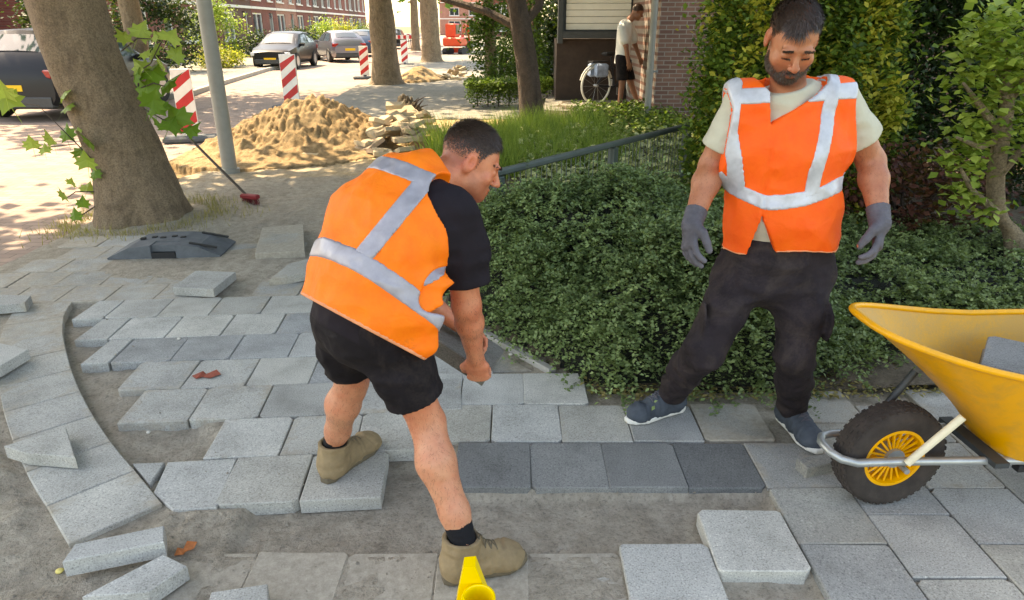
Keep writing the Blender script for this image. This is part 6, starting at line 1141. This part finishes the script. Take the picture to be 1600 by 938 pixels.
strands('beard', H2, H2.sdf, lambda q, rg: bm(q) > .25+rg.random(len(q))*.7, 5200, .0105, M_HAIR, W2, lambda q: np.stack([q[:, 0]*2, .3+0*q[:, 0], -1+0*q[:, 0]], 1), .45, .0009, 6, ((-.09, 0, -.135), (.09, .13, -.03)))
strands('eyebrows', H2, H2.sdf, lambda q, rg: (np.abs(np.abs(q[:, 0])-.030) < .016) & (np.abs(q[:, 2]-.0265+.12*(np.abs(q[:, 0])-.03)) < .0036) & (q[:, 1] > .06), 620, .006, M_HAIR, W2, lambda q: np.stack([np.sign(q[:, 0]), 0*q[:, 0], 0*q[:, 0]+.2], 1), .08, .0009, 7, ((-.06, .06, .01), (.06, .12, .04)))
strands('eyelashes', H2, H2.sdf, lambda q, rg: (np.abs(np.abs(q[:, 0])-.031) < .0135) & (np.abs(q[:, 2]+.0035) < .0016) & (q[:, 1] > .075), 200, .007, M_HAIR, W2, lambda q: np.stack([0*q[:, 0], .8+0*q[:, 0], -.6+0*q[:, 0]], 1), .5, .0008, 8, ((-.06, .06, -.012), (.06, .12, .012)))
limb_hair(bo2, body2, lambda V: (V[:, 2] > .97) & (V[:, 2] < 1.22) & ((V[:, 0] < .80) | (V[:, 0] > 1.16)), 1500, .009, M_HAIR, W2, (0, -.3, -1), seed=5)
def shirt2r(P, g=0.0):
    D = torso2(P, .006+g); D = smin(D, cone(P, nk+V3(0, 0, -.05), nk+V3(0, .0, .02), .080+g, .068+g), .03)
    for s, e in ((sR, eR), (sL, eL)): ax = nvec(e-s); D = smin(D, cone(P, s-ax*.01, s+ax*.17, .064+g, .078+g), .04); D = smin(D, cone(P, nk+V3(0, 0, -.035), s+V3(0, 0, .012), .062+g, .050+g), .03)
    return D
def neckcut2(P, D, off):
    nn = nvec(np.array(H2.w((0, -.03, -.05)))-nk+V3(0, -.02, 0)); t = (P-A3(nk)) @ A3(nn); r = np.sqrt(np.maximum(((P-A3(nk)-t[:, None]*A3(nn))**2).sum(1), 0)); return np.where(r < .125, np.maximum(D, plane(P, nk+V3(0, -.01, off), nn)), D)
def shirt2(P):
    D = shirt2r(P)+.003*vn3(P, (14, 14, 10))+fold(P, (10, 10, 15), .005)+fold(P, (24, 24, 28), .002)+.006
    for s, e in ((sR, eR), (sL, eL)):
        ax = nvec(e-s); t = (P-A3(s)) @ A3(ax); r = np.sqrt(np.maximum(((P-A3(s)-t[:, None]*A3(ax))**2).sum(1), 0)); out = np.abs(T2.loc(P)[0]) > .19; D = np.where(out & (r < .12), smax(D, t-.165, .004), D); D = np.maximum(D, -cone(P, s+ax*.13, s+ax*.25, .056, .066))
    D = np.maximum(D, -T2.loc(P)[2]+.095); return neckcut2(P, D, .006)
lo2, hi2 = bounds([pv, sR, sL, eR, eL, nk], .17); sdf_obj('shirt', shirt2, lo2, hi2, .0062, M_BEIGE, W2)
def trousers2(P):
    D = sweep(P, [pv+V3(0, 0, .16), pv-V3(0, 0, .02)], [.176, .178], [.134, .136], sA, .04)
    for h, k, a, sgn in ((hR, kR, aR, -1), (hL, kL, aL, 1)):
        e = a*.93+k*.07; D = smin(D, sweep(P, [h, h*.5+k*.5, k, k*.5+a*.5, e-V3(0, 0, .035)], [.106, .095, .080, .072, .068], [.110, .098, .082, .075, .070], sA, .03), .035)
        m = h*.45+k*.55+V3(sgn*.085, -.04, 0); D = smin(D, ell(P, m, (.022, .065, .085)), .02)
        tk = (P-A3(k)) @ A3(nvec(a-k)); D = D+.006*np.sin(tk*75+3*vn3(P, (9, 9, 9)))*np.exp(-((tk-.29)/.10)**2)+.005*np.sin(tk*60+4*vn3(P, (8, 8, 8)))*np.exp(-(tk/.08)**2)
    D = D+.005*vn3(P, (11, 11, 8))+fold(P, (9, 9, 13), .008)+fold(P, (22, 22, 26), .003)+.018*np.clip((pv[2]+.03-P[:, 2])/.12, .2, 1); D = np.maximum(D, P[:, 2]-(pv[2]+.155)); return np.maximum(D, .045-P[:, 2])
lo3, hi3 = bounds([hR, hL, kR, kL, aR-V3(0, 0, .06), aL-V3(0, 0, .06), pv], .17); sdf_obj('trousers', trousers2, lo3, hi3, .0066, M_TROU, W2)
def vest2(P, g=0.0):
    D = shirt2r(P, .011+g); D = smin(D, sweep(P, [pv+V3(0, -.005, .12), pv+V3(-.01, -.01, -.01)], [.186+g, .200+g], [.142+g, .152+g], sA, .04), .05)
    return D+.0035*vn3(P, (12, 12, 8))+fold(P, (6, 6, 7), .008)+fold(P, (19, 19, 15), .003)
sNK = float((nk-np.array(T2.o)) @ T2.u); s_top = sNK
VB = pq(1212, 197, 2.31); vxs = float((VB-np.array(T2.o)) @ T2.x); vss = float((VB-np.array(T2.o)) @ T2.u); HB = pq(1194, 342, 2.30); hxs = float((HB-np.array(T2.o)) @ T2.x); hss = float((HB-np.array(T2.o)) @ T2.u); hem_s = float((pq(1205, 399, 2.32)-np.array(T2.o)) @ T2.u)
nkx = float((nk-np.array(T2.o)) @ T2.x)
xmid = float((ch-np.array(T2.o)) @ T2.x); s_arm = float((ch-np.array(T2.o)) @ T2.u)-.10
def vest2c(P, g=0.0):
    D = vest2(P, g); x, y, s = T2.loc(P); D = np.maximum(D, hem_s+.012*np.cos(x*14)-s)
    w_ = np.interp(s, [s_arm-.14, s_arm-.02, s_arm+.10, s_top], [.232, .220, .205, .216]); D = smax(D, np.abs(x-xmid+.010)-w_, .006)
    fr = y < .03
    neckcut = np.maximum((np.abs(x-(vxs+(nkx-vxs)*np.clip((s-vss)/(s_top-vss), 0, 1)))-np.clip((s-vss)/(s_top-vss), 0, 2)*.088), -(s-vss)); D = np.where(fr, np.maximum(D, -neckcut*.8), D)
    D = np.maximum(D, -cone(P, nk+V3(0, .01, -.02), nk+V3(0, -.03, .12), .092, .095))
    split = np.maximum(np.abs(x-hxs-.10*(hss-s))-np.clip(hss-s, 0, 1)*.34, -(hss-s)); D = np.where(fr, np.maximum(D, -split*.8), D)
    seam = np.abs(x-(hxs+(vxs-hxs)*np.clip((s-hss)/(vss-hss), 0, 1))-.004); D = np.where(fr & (s < vss+.01) & (s > hss-.01), D+.004*np.exp(-(seam/.005)**2)-.0025*np.exp(-((seam-.014)/.007)**2), D); return D
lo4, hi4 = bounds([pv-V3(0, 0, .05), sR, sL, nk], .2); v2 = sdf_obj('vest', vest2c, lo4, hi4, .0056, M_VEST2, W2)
def hem2(P): x, y, s = T2.loc(P); return s-(hem_s+.012*np.cos(x*14))
sdf_obj('hem_trim', lambda P: np.maximum(vest2c(P, .0022), hem2(P)-.007), lo4, hi4, .0055, M_TRIM, v2, 1)
S2 = lambda u, v, Y: (float((pq(u, v, Y)-np.array(T2.o)) @ T2.x), float((pq(u, v, Y)-np.array(T2.o)) @ T2.u))
sc1 = S2(1230, 152, 2.31)[1]
sdf_obj('reflective_band', lambda P: np.maximum(np.maximum(vest2c(P, .0032), np.abs(T2.loc(P)[2]-sc1)-.0255), 0*P[:, 0]-.02), lo4, hi4, .0055, M_TAPE, v2, 1)
_ws = [S2(u, v, Y) for u, v, Y in ((1126, 278, 2.40), (1150, 300, 2.35), (1200, 320, 2.30), (1255, 310, 2.31), (1300, 288, 2.38))]
wl_ = lambda x: np.interp(x, [a for a, b in _ws], [b for a, b in _ws])
sdf_obj('reflective_band', lambda P: np.maximum(vest2c(P, .0034), np.abs(T2.loc(P)[2]-wl_(T2.loc(P)[0]))-.026), lo4, hi4, .0055, M_TAPE, v2, 1)
for pts_ in ([(1153, 100, 2.45), (1153, 150, 2.36), (1148, 205, 2.33), (1152, 262, 2.35), (1158, 300, 2.34)], [(1303, 98, 2.45), (1303, 150, 2.36), (1290, 215, 2.32), (1274, 265, 2.31), (1266, 310, 2.31)]):
    q_ = [S2(*p) for p in pts_][::-1]; fx = lambda s, q_=q_: np.interp(s, [b for a, b in q_], [a for a, b in q_])
    sdf_obj('reflective_band', lambda P, fx=fx: np.maximum(np.maximum(vest2c(P, .0036), np.abs(T2.loc(P)[0]-fx(T2.loc(P)[2]))-.0255), np.maximum(wl_(T2.loc(P)[0])-T2.loc(P)[2], T2.loc(P)[1]-.10)), lo4, hi4, .0055, M_TAPE, v2, 1)
# gloves
for f_, w_, d_, e_ in ((hndR, wR, dR, eR), (hndL, wL, dL, eL)):
    ax = nvec(e_-w_); gl_ = lambda P, f_=f_, w_=w_, ax=ax: np.maximum(smin(f_(P, .0028), cone(P, w_-ax*.02, w_+ax*.06, .036, .040)+.0012*np.sin(((P-A3(w_)) @ A3(ax))*420), .012), plane(P, w_+ax*.045, ax)); l_, h_ = bounds([w_+ax*.06, w_+d_*.2], .07); sdf_obj('glove', gl_, l_, h_, .0042, M_GLOVE, W2, 1)
for (hl, to, an, kn) in ((gnd(1066, 640), gnd(978, 662), aR, kR), (gnd(1218, 652), gnd(1280, 712), aL, kL)):
    ax = nvec(kn-an); shoe(W2, hl, to, an+ax*.0+V3(0, 0, -.01), M_SNK, M_WSOLE, .046, .05, .048, .022, .003, M_GLOVE, name='shoe')
# ------------------------------------------------------------------ person by the bicycle
W3 = thing('person', 'person in white shirt and dark shorts walking past the bicycle', 'person', (0, 0, 0)); b3 = gnd(966, 172, .235); yb = b3.y
A = lambda u, v, dy=0: np.array(at(u, v, yb+dy))
j3 = dict(pel=A(972, 88), ch=A(977, 42), nk=A(985, 30), h=A(972, 92, -.08), h2=A(975, 92, .08), k=A(972, 128, -.08), k2=A(985, 128, .1), a=A(968, 164, -.08), a2=A(996, 160, .14), s=A(972, 45, -.16), s2=A(985, 45, .16), e=A(978, 72, -.2), w=A(982, 98, -.2), e2=A(992, 70, .2), w2=A(1000, 92, .2)); H3 = Head(A(996, 19), (1, -.1, -.55), (.5, 0, 1), .98)
def body3(P):
    D = H3.sdf(P); D = smin(D, cone(P, H3.w((0, -.03, -.05)), j3['nk'], .055, .06), .03); D = smin(D, sweep(P, [j3['pel'], j3['ch']], [.14, .15], [.09, .10], V3(0, 1, 0), .03), .04)
    for h, k, a in (('h', 'k', 'a'), ('h2', 'k2', 'a2')): D = smin(D, cone(P, j3[h], j3[k], .075, .055), .03); D = smin(D, cone(P, j3[k], j3[a], .055, .036), .02); D = smin(D, cone(P, j3[a]-V3(0, 0, .03), j3[a]+V3(.13, 0, -.06), .03, .022), .02)
    for s, e, w_ in (('s', 'e', 'w'), ('s2', 'e2', 'w2')): D = smin(D, cone(P, j3[s], j3[e], .05, .042), .03); D = smin(D, cone(P, j3[e], j3[w_], .042, .03), .02); D = smin(D, hand(P, j3[w_], nvec(j3[w_]-j3[e]), V3(0, 1, 0), V3(1, 0, 0), (.3, .4, .3)), .012)
    return D
lo, hi = bounds(list(j3.values())+[H3.w((0, 0, .14))], .16); lo[2] = .2; hm3 = lambda q: np.clip((q[:, 2]-(.06-.62*np.clip(.07-q[:, 1], 0, .11)))/.012, 0, 1)*np.clip((q[:, 2]+.05)/.02, 0, 1)
skin_obj(body3, lo, hi, .009, M_SK3, W3, H3, 0, hm3, (.2, .16, .14)); strands('hair', H3, H3.sdf, lambda q, rg: hm3(q) > .5, 2500, .018, M_HAIR, W3, lambda q: np.stack([q[:, 0], 0*q[:, 0], -1+0*q[:, 0]], 1), .5, .0018, 9)
def sh3(P):
    D = sweep(P, [j3['pel']-V3(0, 0, .1), j3['ch']], [.175, .178], [.125, .125], V3(0, 1, 0), .03)
    for s, e in (('s', 'e'), ('s2', 'e2')): D = smin(D, cone(P, j3[s], j3[s]*.35+j3[e]*.65, .085, .085), .04)
    return np.maximum(D+.006*vn3(P, (10, 10, 7)), (j3['pel'][2]-.12)-P[:, 2])
sdf_obj('shirt', sh3, lo, hi, .011, M_WTEE, W3)
def so3(P):
    D = sweep(P, [j3['pel'], j3['pel']-V3(0, 0, .08)], [.16, .165], [.115, .115], V3(0, 1, 0), .03)
    for h, k in (('h', 'k'), ('h2', 'k2')): D = smin(D, cone(P, j3[h], j3[k]*.85+j3[h]*.15, .105, .10), .04)
    return np.maximum(D, np.minimum(j3['k'][2], j3['k2'][2])+.04-P[:, 2])
sdf_obj('shorts', so3, lo, hi, .011, M_SHORT, W3)
for a in ('a', 'a2'): shoe(W3, j3[a]-V3(.06, 0, 0), j3[a]+V3(.2, 0, 0), j3[a]+V3(0, 0, .01), M_BLKTEE, M_WSOLE, .045, .05, .045, .02, float(j3[a][2])-.075, name='shoe')
